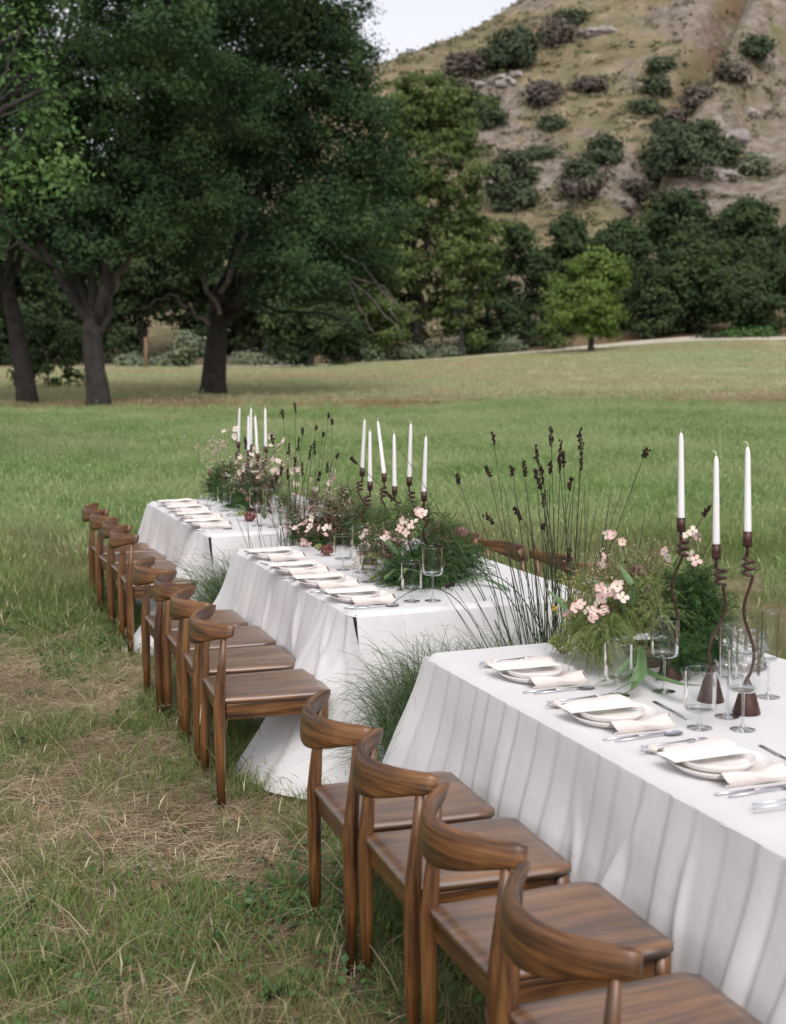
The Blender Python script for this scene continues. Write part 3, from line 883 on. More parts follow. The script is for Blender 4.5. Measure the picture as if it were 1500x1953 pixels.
# the dark rounded bush left, pale shrub, row of shrubs at the meadow's far edge
BUSH = [
    (92, 728, 600, 68, 'dark rounded bush touching the ground between two oak trunks', 'dark_leaf', 70),
    (358, 690, 632, 20, 'pale grey-green shrub glimpsed beside the goblet trunk', 'sage_leaf', 118),
    (902, 672, 656, 15, 'low green shrub on the meadow edge, first of three', 'dark_leaf', 127),
    (945, 673, 656, 17, 'low green shrub on the meadow edge, middle of three', 'dark_leaf', 127),
    (975, 672, 653, 14, 'low green shrub on the meadow edge beside the path, third of three', 'sage_leaf', 127),
    (1362, 657, 646, 18, 'flat dark shrub by the path under the wood', 'dark_leaf', 126),
    (1408, 656, 638, 18, 'green shrub by the path near the wood end', 'weed', 126),
    (1448, 655, 634, 16, 'tall green shrub by the path at the wood end', 'weed', 126),
    (255, 700, 684, 22, 'grey-green scrub between the two big trunks', 'sage_leaf', 125),
    (330, 700, 682, 24, 'grey-green scrub just before the goblet trunk', 'sage_leaf', 125),
    (470, 696, 680, 24, 'green scrub right behind the goblet trunk', 'sage_leaf', 125),
    (530, 694, 678, 20, 'green scrub before the small spreading tree', 'sage_leaf', 125),
    (715, 690, 664, 22, 'pale scrub under the dead boughs', 'sage_leaf', 125),
    (780, 688, 662, 30, 'pale scrub mound below the sycamore', 'sage_leaf', 125),
    (845, 684, 660, 26, 'pale scrub mound next to the thin upright tree', 'sage_leaf', 126),
    # on the hill
    (1035, 196, 162, 19, 'small dark grey bush alone on the upper slope', 'grey_leaf', None),
    (927, 236, 186, 20, 'dark green bush beside the pale rocks', 'dark_leaf', None),
    (888, 152, 108, 36, 'dry grey brush below the crest oak', 'grey_leaf', None),
    (862, 200, 150, 38, 'purple-grey dry thicket on the rocky ledge', 'grey_leaf', None),
    (1147, 312, 262, 24, 'dark green round bush in the middle of the slope', 'dark_leaf', None),
    (1108, 362, 308, 30, 'dark bush above the wood below the round bush', 'dark_leaf', None),
    (1115, 375, 345, 34, 'brown dry brush at the foot of the slope', 'grey_leaf', None),
    (1246, 340, 288, 26, 'green bush joined to the wide mid-slope oak', 'dark_leaf', None),
    (1345, 290, 232, 26, 'dark bush at the upper end of the wide mid-slope oak', 'dark_leaf', None),
    (1378, 310, 278, 22, 'bush under the rocky spur', 'dark_leaf', None),
    (1252, 175, 156, 13, 'green bush high on the slope under the spur', 'dark_leaf', None),
    (1262, 130, 119, 16, 'flat green bush high on the slope', 'dark_leaf', None),
    (1125, 168, 158, 20, 'flat grey brush line on the upper slope', 'grey_leaf', None),
    (1055, 242, 228, 13, 'dark bush in the dry grass of the mid slope', 'dark_leaf', None),
    (1064, 80, 40, 26, 'purple-grey brush right of the crest oak', 'grey_leaf', None),
    (1085, 50, 28, 28, 'dark green bush on the crest beside purple brush', 'dark_leaf', None),
    (1210, 372, 350, 22, 'low brush by the boulder over the wood', 'grey_leaf', None),
    (1330, 200, 172, 20, 'rusty brown brush in the gully', 'grey_leaf', None),
    (1285, 240, 216, 18, 'grey brush at the gully mouth', 'grey_leaf', None),
    (1395, 150, 128, 18, 'grey brush high in the gully', 'grey_leaf', None),
    (1440, 110, 78, 24, 'dark bush at the top of the gully', 'dark_leaf', None),
    (1260, 255, 238, 12, 'small bush above the wide mid-slope oak', 'dark_leaf', None),
    (1030, 300, 284, 14, 'tiny bush beside the ragged oak', 'dark_leaf', None),
    (1232, 208, 200, 9, 'tiny dark bush midway up the slope', 'dark_leaf', None),
    (1440, 330, 300, 20, 'green scrub at the foot of the spur', 'sage_leaf', None),
]
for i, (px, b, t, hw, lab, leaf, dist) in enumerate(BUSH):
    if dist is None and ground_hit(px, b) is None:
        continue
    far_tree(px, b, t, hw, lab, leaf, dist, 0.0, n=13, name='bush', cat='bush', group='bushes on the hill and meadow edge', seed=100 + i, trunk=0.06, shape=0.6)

# small scrub and rocks all over the hill: nobody could count them
def hill_scrub():
    mb, mr = MB(), MB()
    P, Tn, S = [], [], []
    n = 0
    while n < 3600:
        th = math.radians(RNG.uniform(-6, 24)); r = RNG.uniform(150, 330)
        x, y = r * math.sin(th), r * math.cos(th)
        if fbm(np.array([x / 22]), np.array([y / 22]), 31, 3)[0] < RNG.normal() * 0.12 - 0.02:
            continue
        z = float(height(x, y))
        m = RNG.integers(8, 26)
        s = RNG.uniform(0.2, 0.8) ** 1.2
        P.append(np.array([x, y, z + 0.2 * s]) + RNG.normal(size=(m, 3)) * np.array([s, s, s * 0.45]))
        Tn.append(np.clip(RNG.random() + RNG.normal(size=m) * 0.12, 0, 1))
        n += 1
    for o in [o for o in bpy.data.objects if o.parent is None and o.get('category') in ('bush', 'tree') and o.location.length > 150]:
        for q in range(16):
            a = RNG.random() * 6.283; d = RNG.uniform(.6, 5.0)
            x, y = o.location.x + math.cos(a) * d * 1.5, o.location.y + math.sin(a) * d
            m = 26; s = RNG.uniform(.3, .9)
            P.append(np.array([x, y, float(height(x, y)) + .2 * s]) + RNG.normal(size=(m, 3)) * np.array([s, s, s * .45]))
            Tn.append(np.clip(RNG.uniform(0, .55) + RNG.normal(size=m) * .1, 0, 1))
    P, Tn = np.concatenate(P), np.concatenate(Tn)
    leafcards(mb, P, 0.26, tint=Tn)
    sc = leafy('hill_scrub_leaf', (0.085, 0.092, 0.055), (0.17, 0.165, 0.085), (0.34, 0.29, 0.17), 0.1)
    o = mb.build('hill_scrub', sc, smooth_=False); o['kind'] = 'stuff'
hill_scrub()
def boulders():
    i = 0
    for px, py, rp in [(1190, 392, 20), (905, 168, 20), (960, 160, 22), (870, 190, 18), (985, 145, 14), (1400, 262, 24), (1430, 220, 20), (1225, 345, 9), (880, 215, 16), (1130, 66, 18), (1160, 60, 14), (1385, 340, 22)]:
        g = ground_hit(px, py)
        if g is None: continue
        r = rp * g[1] / FPX
        V, F = blob((0, 0, 0), (r, r * 0.8, r * 0.55), i, 0.55, 3)
        V = np.round(V / (r * 0.22)) * (r * 0.22) * 0.55 + V * 0.45
        o = MB().add(V, F).build('boulder', M['rock'], smooth_=False)
        o.location = g + np.array([0, 0, r * 0.1])
        tag(o, ['pale boulder above the dark wood', 'pale rock slab under the crest oak', 'flat rock beside the crest oak', 'grey rock on the ledge by dry thicket', 'small rock at the foot of the crest oak', 'pink-grey rock on the spur', 'high pale rock on the spur', 'small round rock over the wood', 'long rock below the ledge', 'grey outcrop near the top of the slope', 'smaller outcrop near the top of the slope', 'reddish rock above the wood end'][i], 'boulder', 'rocks on the hillside')
        i += 1
boulders()
# lone post under the oaks
pg = on_z(279, 690, 0.3); pg = np.array([pg[0] * 112 / pg[1], 112., 0]); pg[2] = float(height(pg[0], pg[1]))
V, F = tube([(0, 0, -0.3), (0, 0, 1.2), (0.02, 0, 2.6)], [0.17, 0.16, 0.15], 8)
o = MB().add(V, F).build('wooden_post', M['post']); o.location = pg
tag(o, 'thin brown wooden post standing between the two big oak trunks', 'post')

# ------------------------------------------------------------------ chairs
def make_chair():
    root = thing('wooden_chair', '', 'chair', group='wooden chairs along the tables')
    # local: +Y faces the table, +X along the row, z up; seat rear at y = -0.23
    bm = bmesh.new()
    pts = [(-0.215, -0.235), (0.215, -0.235), (0.24, 0.20), (0.235, 0.235), (0.20, 0.25), (-0.20, 0.25), (-0.235, 0.235), (-0.24, 0.20)]
    n = 10
    # seat: slightly dished slab
    g = 14
    xs = np.linspace(-1, 1, g); ys = np.linspace(-0.235, 0.25, g)
    X, Y = np.meshgrid(xs, ys)
    k = (Y + 0.235) / 0.485
    hw = 0.212 + 0.014 * k
    cr = np.sqrt(np.clip(1 - (np.clip((k - 0.9) / 0.1, 0, 1)) ** 2, 0, 1)) * 0.03 - 0.03
    XX = X * (hw + cr * (k > 0.9))
    Z = 0.468 - 0.010 * np.exp(-((XX / 0.15) ** 2 + ((Y - 0.0) / 0.17) ** 2))
    edge = np.maximum(np.abs(X), np.abs(2 * k - 1))
    Z = Z - 0.006 * (edge > 0.995)
    top = np.stack([XX, Y, Z], -1).reshape(-1, 3)
    bot = np.stack([XX, Y, Z * 0 + 0.440], -1).reshape(-1, 3)
    V = np.concatenate([top, bot]); F = []
    for i in range(g - 1):
        for j in range(g - 1):
            a = i * g + j
            F.append((a, a + 1, a + g + 1, a + g)); F.append((a + g * g, a + g + g * g, a + g + 1 + g * g, a + 1 + g * g))
    ring = [j for j in range(g)] + [i * g + g - 1 for i in range(1, g)] + [(g - 1) * g + j for j in range(g - 2, -1, -1)] + [i * g for i in range(g - 2, 0, -1)]
    for a, b in zip(ring, ring[1:] + ring[:1]):
        F.append((b, a, a + g * g, b + g * g))
    so = MB().add(V, F).build('seat', M['wood_seat'], root)
    ap = [('apron', bevel_box(-0.198, 0.198, -0.222, -0.200, 0.372, 0.4395), 'wood_x'), ('apron', bevel_box(-0.176, 0.176, 0.204, 0.222, 0.380, 0.4395), 'wood_x'),
          ('apron', bevel_box(-0.214, -0.192, -0.20, 0.19, 0.372, 0.4395), 'wood_y'), ('apron', bevel_box(0.192, 0.214, -0.20, 0.19, 0.372, 0.4395), 'wood_y')]
    for nm, (V, F), m in ap:
        MB().add(V, F).build(nm, M[m], root, smooth_=False)
    def leg(x, y, ztop, rear):
        zs = [0.0, 0.2, 0.37, 0.44, 0.52, 0.60, ztop] if rear else [0.0, 0.2, 0.37, ztop]
        rs = [0.0165, 0.0205, 0.0235, 0.0235, 0.021, 0.017, 0.0125] if rear else [0.0165, 0.0205, 0.0235, 0.0235]
        rings = []
        for z, r in zip(zs, rs):
            a = np.arange(10) * 2 * math.pi / 10 + 0.3
            yy = y + (0.024 * max(0, (z - 0.44) / 0.28) if rear else 0)
            q = np.stack([x + np.cos(a) * r * 1.05, yy + np.sin(a) * r * 1.05, np.full(10, z)], 1)
            rings.append(q)
        V, F = loft(rings)
        MB().add(V, F).build('leg', M['wood_z'], root)
    leg(-0.217, -0.229, 0.724, True); leg(0.217, -0.229, 0.724, True)
    leg(-0.198, 0.214, 0.438, False); leg(0.198, 0.214, 0.438, False)
    # curved back rail
    rings = []
    K = 29
    for i in range(K):
        u = -1 + 2 * i / (K - 1)
        a = abs(u)
        x = 0.250 * u
        y = -0.300 + 0.130 * a ** 2.1
        hgt = 0.052 + 0.058 * math.cos(min(1, a * 0.98) * math.pi / 2) ** 1.3
        zt = 0.776 + 0.004 * a
        th = 0.021 + 0.006 * (1 - a)
        if i in (0, K - 1): hgt *= 0.82; th *= 0.7; zt -= 0.005
        dx = 0.250; dy = 0.130 * 2.1 * a ** 1.1 * (1 if u > 0 else -1)
        nrm = np.array([-dy, dx, 0]); nrm /= np.linalg.norm(nrm)
        zc = zt - hgt / 2
        q = []
        for m in range(16):
            an = 2 * math.pi * m / 16
            c, s = math.cos(an), math.sin(an)
            e = 0.55
            cc = math.copysign(abs(c) ** e, c); ss = math.copysign(abs(s) ** e, s)
            tilt = ss * 0.006
            q.append(np.array([x, y, zc]) + nrm * (cc * th / 2 * 1.25 + tilt) + np.array([0, 0, ss * hgt / 2]))
        rings.append(np.array(q))
    V, F = loft(rings)
    MB().add(V, F).build('backrest', M['wood_rail'], root)
    return root

CH = make_chair()
_first = [True]
def chair(t, s_rear, label, side=1, turn=0.0):
    """s_rear: where the seat's rear legs stand across the row"""
    o = CH if _first[0] else copy_tree(CH)
    _first[0] = False
    s = s_rear + 0.245 * side
    o.location = T(t, s, 0)
    o.rotation_euler = (0, 0, YAW - math.pi / 2 + (0 if side > 0 else math.pi) + turn + math.pi / 2 - math.pi / 2)
    ang = math.atan2(TV[1] * side, TV[0] * side) - math.pi / 2
    o.rotation_euler = (0, 0, ang + turn)
    o['label'] = label
    return o
ORD = ['first', 'second', 'third', 'fourth']
for i, (t, s, a) in enumerate([(-1.545, -0.63, -.05), (-2.04, -0.625, -.05), (-2.585, -0.64, -.025), (-3.15, -0.685, -.012)]):
    chair(t, s, f'{ORD[i]} brown wooden chair from the six-candle table, at the three-candle table', 1, a)
for i, (t, s, a) in enumerate([(0.083, -0.635, -.075), (0.605, -0.61, -.08), (1.10, -0.59, -.04), (1.59, -0.605, -.03)]):
    chair(t, s, f'{ORD[i]} brown wooden chair from the three-candle table, in the six-candle table row beside straw', 1, a)
for i, (t, s, a) in enumerate([(3.00, -0.505, -.05), (3.48, -0.48, 0.01), (3.95, -0.49, 0.02), (4.42, -0.475, -.01)]):
    chair(t, s, f'{ORD[i]} brown wooden chair from the six-candle table, at the five-candle table', 1, a)
for i, (t, s, a) in enumerate([(0.50, 1.58, 0.04), (1.01, 1.54, -0.03), (1.50, 1.48, 0.03), (2.0, 1.44, 0.0)]):
    chair(t, s, f'{ORD[i]} brown wooden chair from the tall rushes, across the six-candle table by open meadow', -1, a)

# ------------------------------------------------------------------ tables and cloths
def skirt(mb, p0, e, n, L, zt, f0, f1, seed, sp=0.125, body=0.24, bottom=0.012, pl=1.0):
    """pleated cloth hung from p0 along e, falling outward along n; f0,f1 are the corner flares"""
    rg = np.random.default_rng(seed)
    nu, nv = int(L / 0.0105), 30
    u = np.linspace(0, L, nu)
    edges = [0.0]
    while edges[-1] < L:
        edges.append(edges[-1] + sp * rg.uniform(0.78, 1.2))
    edges = np.array(edges)
    idx = np.searchsorted(edges, u, side='right') - 1
    fr = (u - edges[idx]) / (edges[np.minimum(idx + 1, len(edges) - 1)] - edges[idx] + 1e-9)
    saw = 0.45 * np.sin(np.pi * fr) ** 0.7 + 0.75 * np.where(fr < 0.82, fr / 0.82, (1 - fr) / 0.18)
    saw = saw * rg.uniform(0.25, 1.25, len(edges))[idx]
    ph = rg.random(4) * 6.28
    fold = rg.random((7, 3))
    wave = 0.6 * np.sin(u * 11 + ph[0]) + 0.5 * np.sin(u * 19 + ph[1]) + 0.3 * np.sin(u * 33 + ph[2])
    rows = []
    for j in range(nv + 1):
        v = j / nv
        z = zt + (bottom - zt) * v
        off = 0.004 + body * (0.62 * v + 0.38 * v ** 1.5) + saw * pl * (0.008 + 0.022 * v + 0.01 * np.sin(u * 4.1 + ph[3]) * v) + wave * 0.030 * v ** 1.6
        c0 = np.exp(-(u / 0.20) ** 1.5); c1 = np.exp(-((L - u) / 0.20) ** 1.5)
        off = off + (f0[1] * (1.25 * np.exp(-((u - .30) / .22) ** 2) - 1.1 * np.exp(-(u / .13) ** 2)) + f1[1] * c1) * v ** 1.25
        al = u - f0[0] * c0 * v ** 1.1 + f1[0] * c1 * v ** 1.1
        crease = 0.010 * np.sin(v * 9 + u * 6 + ph[3]) * v * (1 - v) * 2
        for q in range(7):
            uc, vc, sl = L * fold[q, 0], .25 + .5 * fold[q, 1], (fold[q, 2] - .5) * .9
            dd = (u - uc - sl * (v - vc))
            crease = crease + .016 * np.exp(-(dd / .022) ** 2) * np.exp(-((v - vc) / .22) ** 2)
        zz = np.full(nu, z) + (0.02 * np.sin(u * 9 + ph[1]) * v ** 6) + 0.012 * (rg.random() - 0.5) * v ** 4
        zz = np.maximum(zz, 0.008)
        q = p0[None] + e[None] * al[:, None] + n[None] * (off + crease)[:, None]
        q[:, 2] = zz
        rows.append(q)
    V, F = loft(rows, False, False)
    mb.add(V, F)

TNAME = {'three': 'three-candle', 'six': 'six-candle', 'five': 'five-candle'}
for ti, (nm, (t0, t1)) in enumerate(TABLES.items()):
    L = t1 - t0
    # the table itself
    tb = thing('banquet_table', f'long dark-legged banquet table hidden under the {TNAME[nm]} white cloth', 'table', T((t0 + t1) / 2, TW / 2, 0), YAW + math.pi / 2)
    V, F = bevel_box(-L / 2 + .01, L / 2 - .01, -TW / 2 + .01, TW / 2 - .01, 0.715, 0.745)
    MB().add(V, F).build('tabletop', M['table_top'], tb, smooth_=False)
    for sx in (-1, 1):
        for sy in (-1, 1):
            V, F = bevel_box(sx * (L / 2 - .09) - .025, sx * (L / 2 - .09) + .025, sy * (TW / 2 - .09) - .025, sy * (TW / 2 - .09) + .025, 0.0, 0.7145)
            MB().add(V, F).build('leg', M['table_dark'], tb, smooth_=False)
    base = T((t0 + t1) / 2, TW / 2, 0)
    cl = thing('tablecloth', f'white pleated tablecloth draped over the {TNAME[nm]} table', 'tablecloth', base, 0, 'white tablecloths')
    # top sheet with soft rounded edges
    mb = MB()
    a = np.linspace(0, 1, 60); b = np.linspace(0, 1, 36)
    A, B = np.meshgrid(a, b)
    def edgepos(k, Lk):
        m = 0.05 / Lk
        return np.where(k < 0.06, k / 0.06 * m, np.where(k > 0.94, 1 - (1 - k) / 0.06 * m, m + (k - 0.06) / 0.88 * (1 - 2 * m)))
    tt = edgepos(A, L) * (L + 0.016) - 0.008; ss = edgepos(B, TW) * (TW + 0.016) - 0.008
    de = np.minimum.reduce([tt + 0.008, L + 0.008 - tt, ss + 0.008, TW + 0.008 - ss])
    tt = tt + (vnoise(ss * 9 + 5, tt * 0.3, 8) - .5) * .008 * (np.abs(tt / L - .5) > .49); ss = ss + (vnoise(tt * 9, ss * 0.3, 9) - .5) * .008 * (np.abs(ss / TW - .5) > .49)
    zz = ZC - (0.019 + 0.008 * vnoise(tt * 7, ss * 7, 12)) * np.clip(1 - de / 0.024, 0, 1) ** 2 + 0.0025 * (vnoise(tt * 5, ss * 5, 3 + ti) - 0.5)
    # rounded corners
    for ct, cs in ((0, 0), (0, TW), (L, 0), (L, TW)):
        rr = 0.05
        ct2, cs2 = (rr if ct == 0 else L - rr), (rr if cs == 0 else TW - rr)
        inx = ((tt < ct2) if ct == 0 else (tt > ct2)) & ((ss < cs2) if cs == 0 else (ss > cs2))
        dx, dy = tt - ct2, ss - cs2
        d = np.hypot(dx, dy) + 1e-9; mxx = np.maximum(np.abs(dx), np.abs(dy))
        k = np.where(inx, mxx / d, 1)
        tt = np.where(inx, ct2 + dx * k, tt); ss = np.where(inx, cs2 + dy * k, ss)
    P = np.array([OX, OY, 0]) + (t0 + tt)[..., None] * TU + ss[..., None] * TV
    P[..., 2] = zz
    V, F = loft([P[i] for i in range(P.shape[0])], False, False)
    mb.add(V, F)
    mb.build('top_sheet', M['cloth'], cl, base)
    zt = ZC - 0.018
    fb = {'three': 0.165, 'six': 0.19, 'five': 0.16}[nm]
    for nm2, args in (('outer_skirt', (T(t0 - .006, -0.004), TU, -TV, L + .012, zt, (0.64 if nm == 'six' else 0.46, 0.24), (0.16, 0.10), 10 + ti, 0.118, fb, 0.012, 0.8)),
                      ('inner_skirt', (T(t1 + .006, TW + 0.004), -TU, TV, L + .012, zt, (0.1, 0.1), (0.1, 0.1), 20 + ti, 0.13, fb)),
                      ('end_skirt', (T(t0 - 0.004, TW + .006), -TV, -TU, TW - .002, zt, (0.1, 0.02), (-0.015, 0.03), 30 + ti, 0.112, 0.13, 0.012, 0.45)),
                      ('end_skirt', (T(t1 + 0.004, -.006), TV, TU, TW + .012, zt, (0.05, 0.02), (0.1, 0.1), 40 + ti, 0.112, 0.13, 0.012, 0.45))):
        ms = MB(); skirt(ms, *args)
        ms.build(nm2, M['cloth'], cl, base)

# ------------------------------------------------------------------ place settings
def lathe_mesh(name, profs, mats, n=32):
    mb = MB()
    for i, (pr, mi) in enumerate(profs):
        V, F = lathe(pr, n)
        mb.add(V, F, mi)
    return mb.mesh(name, mats)

DINNER = lathe_mesh('dinner_plate', [([(0.001, 0.001), (0.105, 0.001), (0.118, 0.004), (0.137, 0.024), (0.140, 0.026), (0.1395, 0.022), (0.120, 0.007), (0.10, 0.0045), (0.001, 0.0045)], 0)], M['china'], 40)
SALAD = lathe_mesh('salad_plate', [([(0.001, 0.0), (0.085, 0.0), (0.094, 0.004), (0.101, 0.021), (0.104, 0.023), (0.104, 0.020), (0.097, 0.005), (0.085, 0.0035), (0.001, 0.0035)], 0)], M['china'], 36)
def napkin_mesh():
    # profile across (x = along the row), runs over both plate rims
    prof = [(-0.158, 0.0035), (-0.166, 0.012), (-0.164, 0.026), (-0.150, 0.038), (-0.132, 0.036), (-0.112, 0.016), (-0.05, 0.0085), (0.05, 0.0085), (0.105, 0.010), (0.124, 0.020), (0.140, 0.031), (0.150, 0.026), (0.163, 0.013), (0.20, 0.012), (0.215, 0.006)]
    mb = MB()
    rows = []
    for j, y in enumerate(np.linspace(-0.10, 0.125, 12)):
        q = []
        for i, (x, z) in enumerate(prof):
            xx = x * (1 + 0.03 * math.sin(y * 25 + i * .7))
            yy = y * (1 - 0.12 * (abs(x) > 0.13)) + 0.01 * math.sin(i * 1.7)
            q.append((-xx * 0.97, yy, z + 0.003 * math.sin(y * 40 + i) + (0.006 * math.sin(y * 17 + 1.3 * i) if z > .02 else 0)))
        rows.append(np.array(q))
    top = rows
    bot = [r - np.array([0, 0, 0.004]) for r in rows]
    V1, F1 = loft(top, False, False); V2, F2 = loft(bot, False, False)
    mb.add(V1, [f[::-1] for f in F1]); mb.add(V2, F2)
    for ra, rb in ((top[0], bot[0]), (bot[-1], top[-1]), (np.array([r[0] for r in bot]), np.array([r[0] for r in top])), (np.array([r[-1] for r in top]), np.array([r[-1] for r in bot]))):
        V, F = loft([ra, rb], False, False)
        mb.add(V, F)
    # loose knot where the fork handles come out
    V, F = blob((-0.186, -0.10, 0.016), (0.020, 0.016, 0.012), 3, 0.35, 2)
    mb.add(V, F)
    return mb.mesh('napkin', M['napkin'])
NAPKIN = napkin_mesh()
def card_mesh():
    V, F = bevel_box(-0.047, 0.047, -0.118, 0.118, -0.0007, 0.0007, 0.0003, 1)
    return MB().add(V, F).mesh('menu_card', M['card'], smooth_=False)
CARD = card_mesh()
def cutlery(kind):
    mb = MB()
    if kind == 'spoon':
        V, F = tube(np.array([(0, -0.10, .004), (0, -0.02, .005), (0, 0.055, .006), (0, 0.07, .007)]), [0.0032, 0.0028, 0.0024, 0.0035], 8); mb.add(V, F)
        rows = []
        for j in range(9):
            a = j / 8 * math.pi
            y = 0.097 - 0.030 * math.cos(a); w = 0.0205 * math.sin(a) ** 0.75 + 1e-4
            rows.append(np.array([(w * x, y, 0.009 - 0.009 * (1 - x * x) * math.sin(a)) for x in np.linspace(-1, 1, 9)]))
        V, F = loft(rows, False, False); mb.add(V, F)
        V, F = loft([r - np.array([0, 0, 0.0012]) for r in rows], False, False); mb.add(V, [f[::-1] for f in F])
    elif kind == 'knife':
        V, F = tube(np.array([(0, -0.105, .004), (0, -0.05, .004), (0, 0.015, .004)]), [0.0034, 0.0036, 0.003], 8); mb.add(V, F)
        V, F = bevel_box(-0.006, 0.006, 0.012, 0.115, 0.0025, 0.0045, 0.0008, 1); mb.add(V, F)
    else:
        V, F = tube(np.array([(0, -0.105, .004), (0, -0.02, .005), (0, 0.055, .006)]), [0.0034, 0.0028, 0.0025], 8); mb.add(V, F)
        V, F = bevel_box(-0.010, 0.010, 0.052, 0.075, 0.005, 0.0072, 0.0006, 1); mb.add(V, F)
        for x in (-0.0085, -0.0028, 0.0028, 0.0085):
            V, F = bevel_box(x - 0.0014, x + 0.0014, 0.074, 0.112, 0.005, 0.0072, 0.0004, 1); mb.add(V, F)
    return mb.mesh(kind, M['steel'])
CUT = {k: cutlery(k) for k in ('spoon', 'knife', 'fork')}
ROT = math.atan2(TV[1], TV[0]) - math.pi / 2       # local +Y -> across the table, local +X -> toward the camera end

def put(name, me, label, cat, t, s, z, rz=0.0, tilt=0.0, group=None):
    o = link(name, me)
    o.location = T(t, s, z)
    o.rotation_euler = (tilt, 0, ROT + rz)
    return tag(o, label, cat, group)

SETTINGS = []
for nm, pts in (('three', [(1025, 1282), (1172, 1362), (1375, 1454), None]), ('six', [(688, 1136), (624, 1108), (572, 1084), (528, 1057)]), ('five', [(398, 998), (381, 984), (362, 971), (343, 960)])):
    for i, p in enumerate(pts):
        if p is None:
            t, s = SETTINGS[-1][2] - 0.53, SETTINGS[-1][3]
        else:
            t, s = ts(on_z(p[0], p[1], 0.775))
        SETTINGS.append((nm, i, t, s))
for nm, i, t, s in SETTINGS:
    where = f'at the {ORD[i]} setting of the {TNAME[nm]} table' if True else ''
    frm = 'from the tall rushes' if nm != 'five' else 'from the shorter rushes'
    loc = f'{ORD[i]} {TNAME[nm]} setting {frm}'
    j = R_.uniform(-0.05, 0.05)
    show = not (nm == 'three' and i == 3)
    if show:
        put('dinner_plate', DINNER, f'white rimmed dinner plate, {loc}', 'plate', t, s, ZC + 0.0005, j, group='dinner plates')
        put('napkin', NAPKIN, f'beige linen napkin draped over the plate rim, {loc}', 'napkin', t, s, ZC + 0.002, j + math.pi * 0, group='beige napkins')
        put('salad_plate', SALAD, f'small white raised-rim plate on the napkin, {loc}', 'plate', t + 0.004, s - 0.01, ZC + 0.0135, j, group='salad plates')
        c = put('menu_card', CARD, f'cream menu card laid across the plates, {loc}', 'card', t + 0.035, s - 0.035, ZC + 0.0395, j + R_.uniform(-0.05, 0.12), 0.0, 'menu cards')
    put('fork', CUT['fork'], f'steel fork beside the napkin knot, outer of two, {loc}', 'fork', t + 0.205, s - 0.02, ZC + 0.0135, j, group='forks')
    put('fork', CUT['fork'], f'steel fork under the napkin, inner of two, {loc}', 'fork', t + 0.178, s - 0.035, ZC + 0.0135, j, group='forks')
    put('knife', CUT['knife'], f'steel table knife by the plate, {loc}', 'knife', t - 0.188, s - 0.04, ZC, j, group='knives')
    put('spoon', CUT['spoon'], f'steel spoon outside the knife, {loc}', 'spoon', t - 0.215, s - 0.02, ZC, j, group='spoons')
    if nm == 'three' and i in (1, 2):
        put('knife', CUT['knife'], f'steel dessert knife past the card tip, {loc}', 'knife', t + 0.02, s + 0.215, ZC, j + math.pi / 2 - 0.1, group='dessert knives')

# ------------------------------------------------------------------ glasses
def glass_mesh(kind):
    if kind == 'flute': r, hb, st = 0.029, 0.165, 0.120
    elif kind == 'tall': r, hb, st = 0.048, 0.128, 0.118
    else: r, hb, st = 0.048, 0.128, 0.052
    mb = MB()
    z0 = st
    mb.add(*lathe([(r, z0 + hb), (r, z0 + hb * .5), (r * 0.995, z0 + 0.02), (r * 0.96, z0 + 0.009), (r * 0.85, z0 + 0.003), (r * 0.4, z0), (0.004, z0 - 0.001)], 32), 0)
    a = np.linspace(0, 2 * math.pi, 33)
    V, F = tube(np.stack([np.cos(a) * r, np.sin(a) * r, np.full(33, z0 + hb)], 1), 0.0011, 6, False); mb.add(V, F, 1)
    # thicker glass at the bowl's floor
    V, F = lathe([(0.001, z0 + 0.008), (r * 0.8, z0 + 0.0085), (r * 0.9, z0 + 0.0105)], 28); mb.add(V, F, 0)
    V, F = lathe([(0.0062, z0 - 0.001), (0.0042, z0 - 0.012), (0.0036, z0 * 0.5), (0.0042, 0.02), (0.009, 0.008), (0.020, 0.0045), (0.037, 0.002), (0.0385, 0.0012), (0.0375, 0.0002), (0.001, 0.0002)], 24); mb.add(V, F, 1)
    return mb.mesh(kind + '_glass', [M['glass'], M['glass_solid']])
GL = {k: glass_mesh(k) for k in ('tall', 'short', 'flute')}
GLASSES = [
    (1180, 1327, 'short', 'low stemmed glass half hidden by fern and tulip leaves'),
    (1267, 1319, 'tall', 'tall cylindrical wine glass before the dark fern, in front of the stone bowl'),
    (1335, 1389, 'short', 'low stemmed water glass before the short middle candlestick'),
    (1388, 1367, 'flute', 'slim champagne flute beside the low water glass'),
    (1417, 1392, 'tall', 'tall wine glass before the cone foot of the candlestick nearest the frame edge'),
    (1418, 1316, 'tall', 'tall wine glass before the crinkled glass vase'),
    (1398, 1290, 'short', 'low glass behind the champagne flute'),
    (1466, 1330, 'flute', 'flute past the last candlestick at the frame edge'),
    (786, 1147, 'short', 'low stemmed glass before the fern at the six-candle table end'),
    (826, 1146, 'tall', 'tall wine glass beside the low glass at the six-candle table end'),
    (655, 1087, 'short', 'low glass beside the burgundy berries on the six-candle table'),
    (690, 1092, 'tall', 'tall wine glass behind blossoms in the middle of the six-candle table'),
    (742, 1103, 'flute', 'flute behind the pink cone bloom on the six-candle table'),
    (703, 1110, 'short', 'low glass nearer the ferns in the middle of the six-candle table'),
    (428, 975, 'short', 'low glass in front of the far fern on the five-candle table'),
    (395, 966, 'short', 'low glass at the far end of the five-candle table'),
    (491, 1003, 'tall', 'tall glass behind the berries on the five-candle table'),
    (521, 1006, 'tall', 'tall glass among rush stems on the five-candle table'),
]
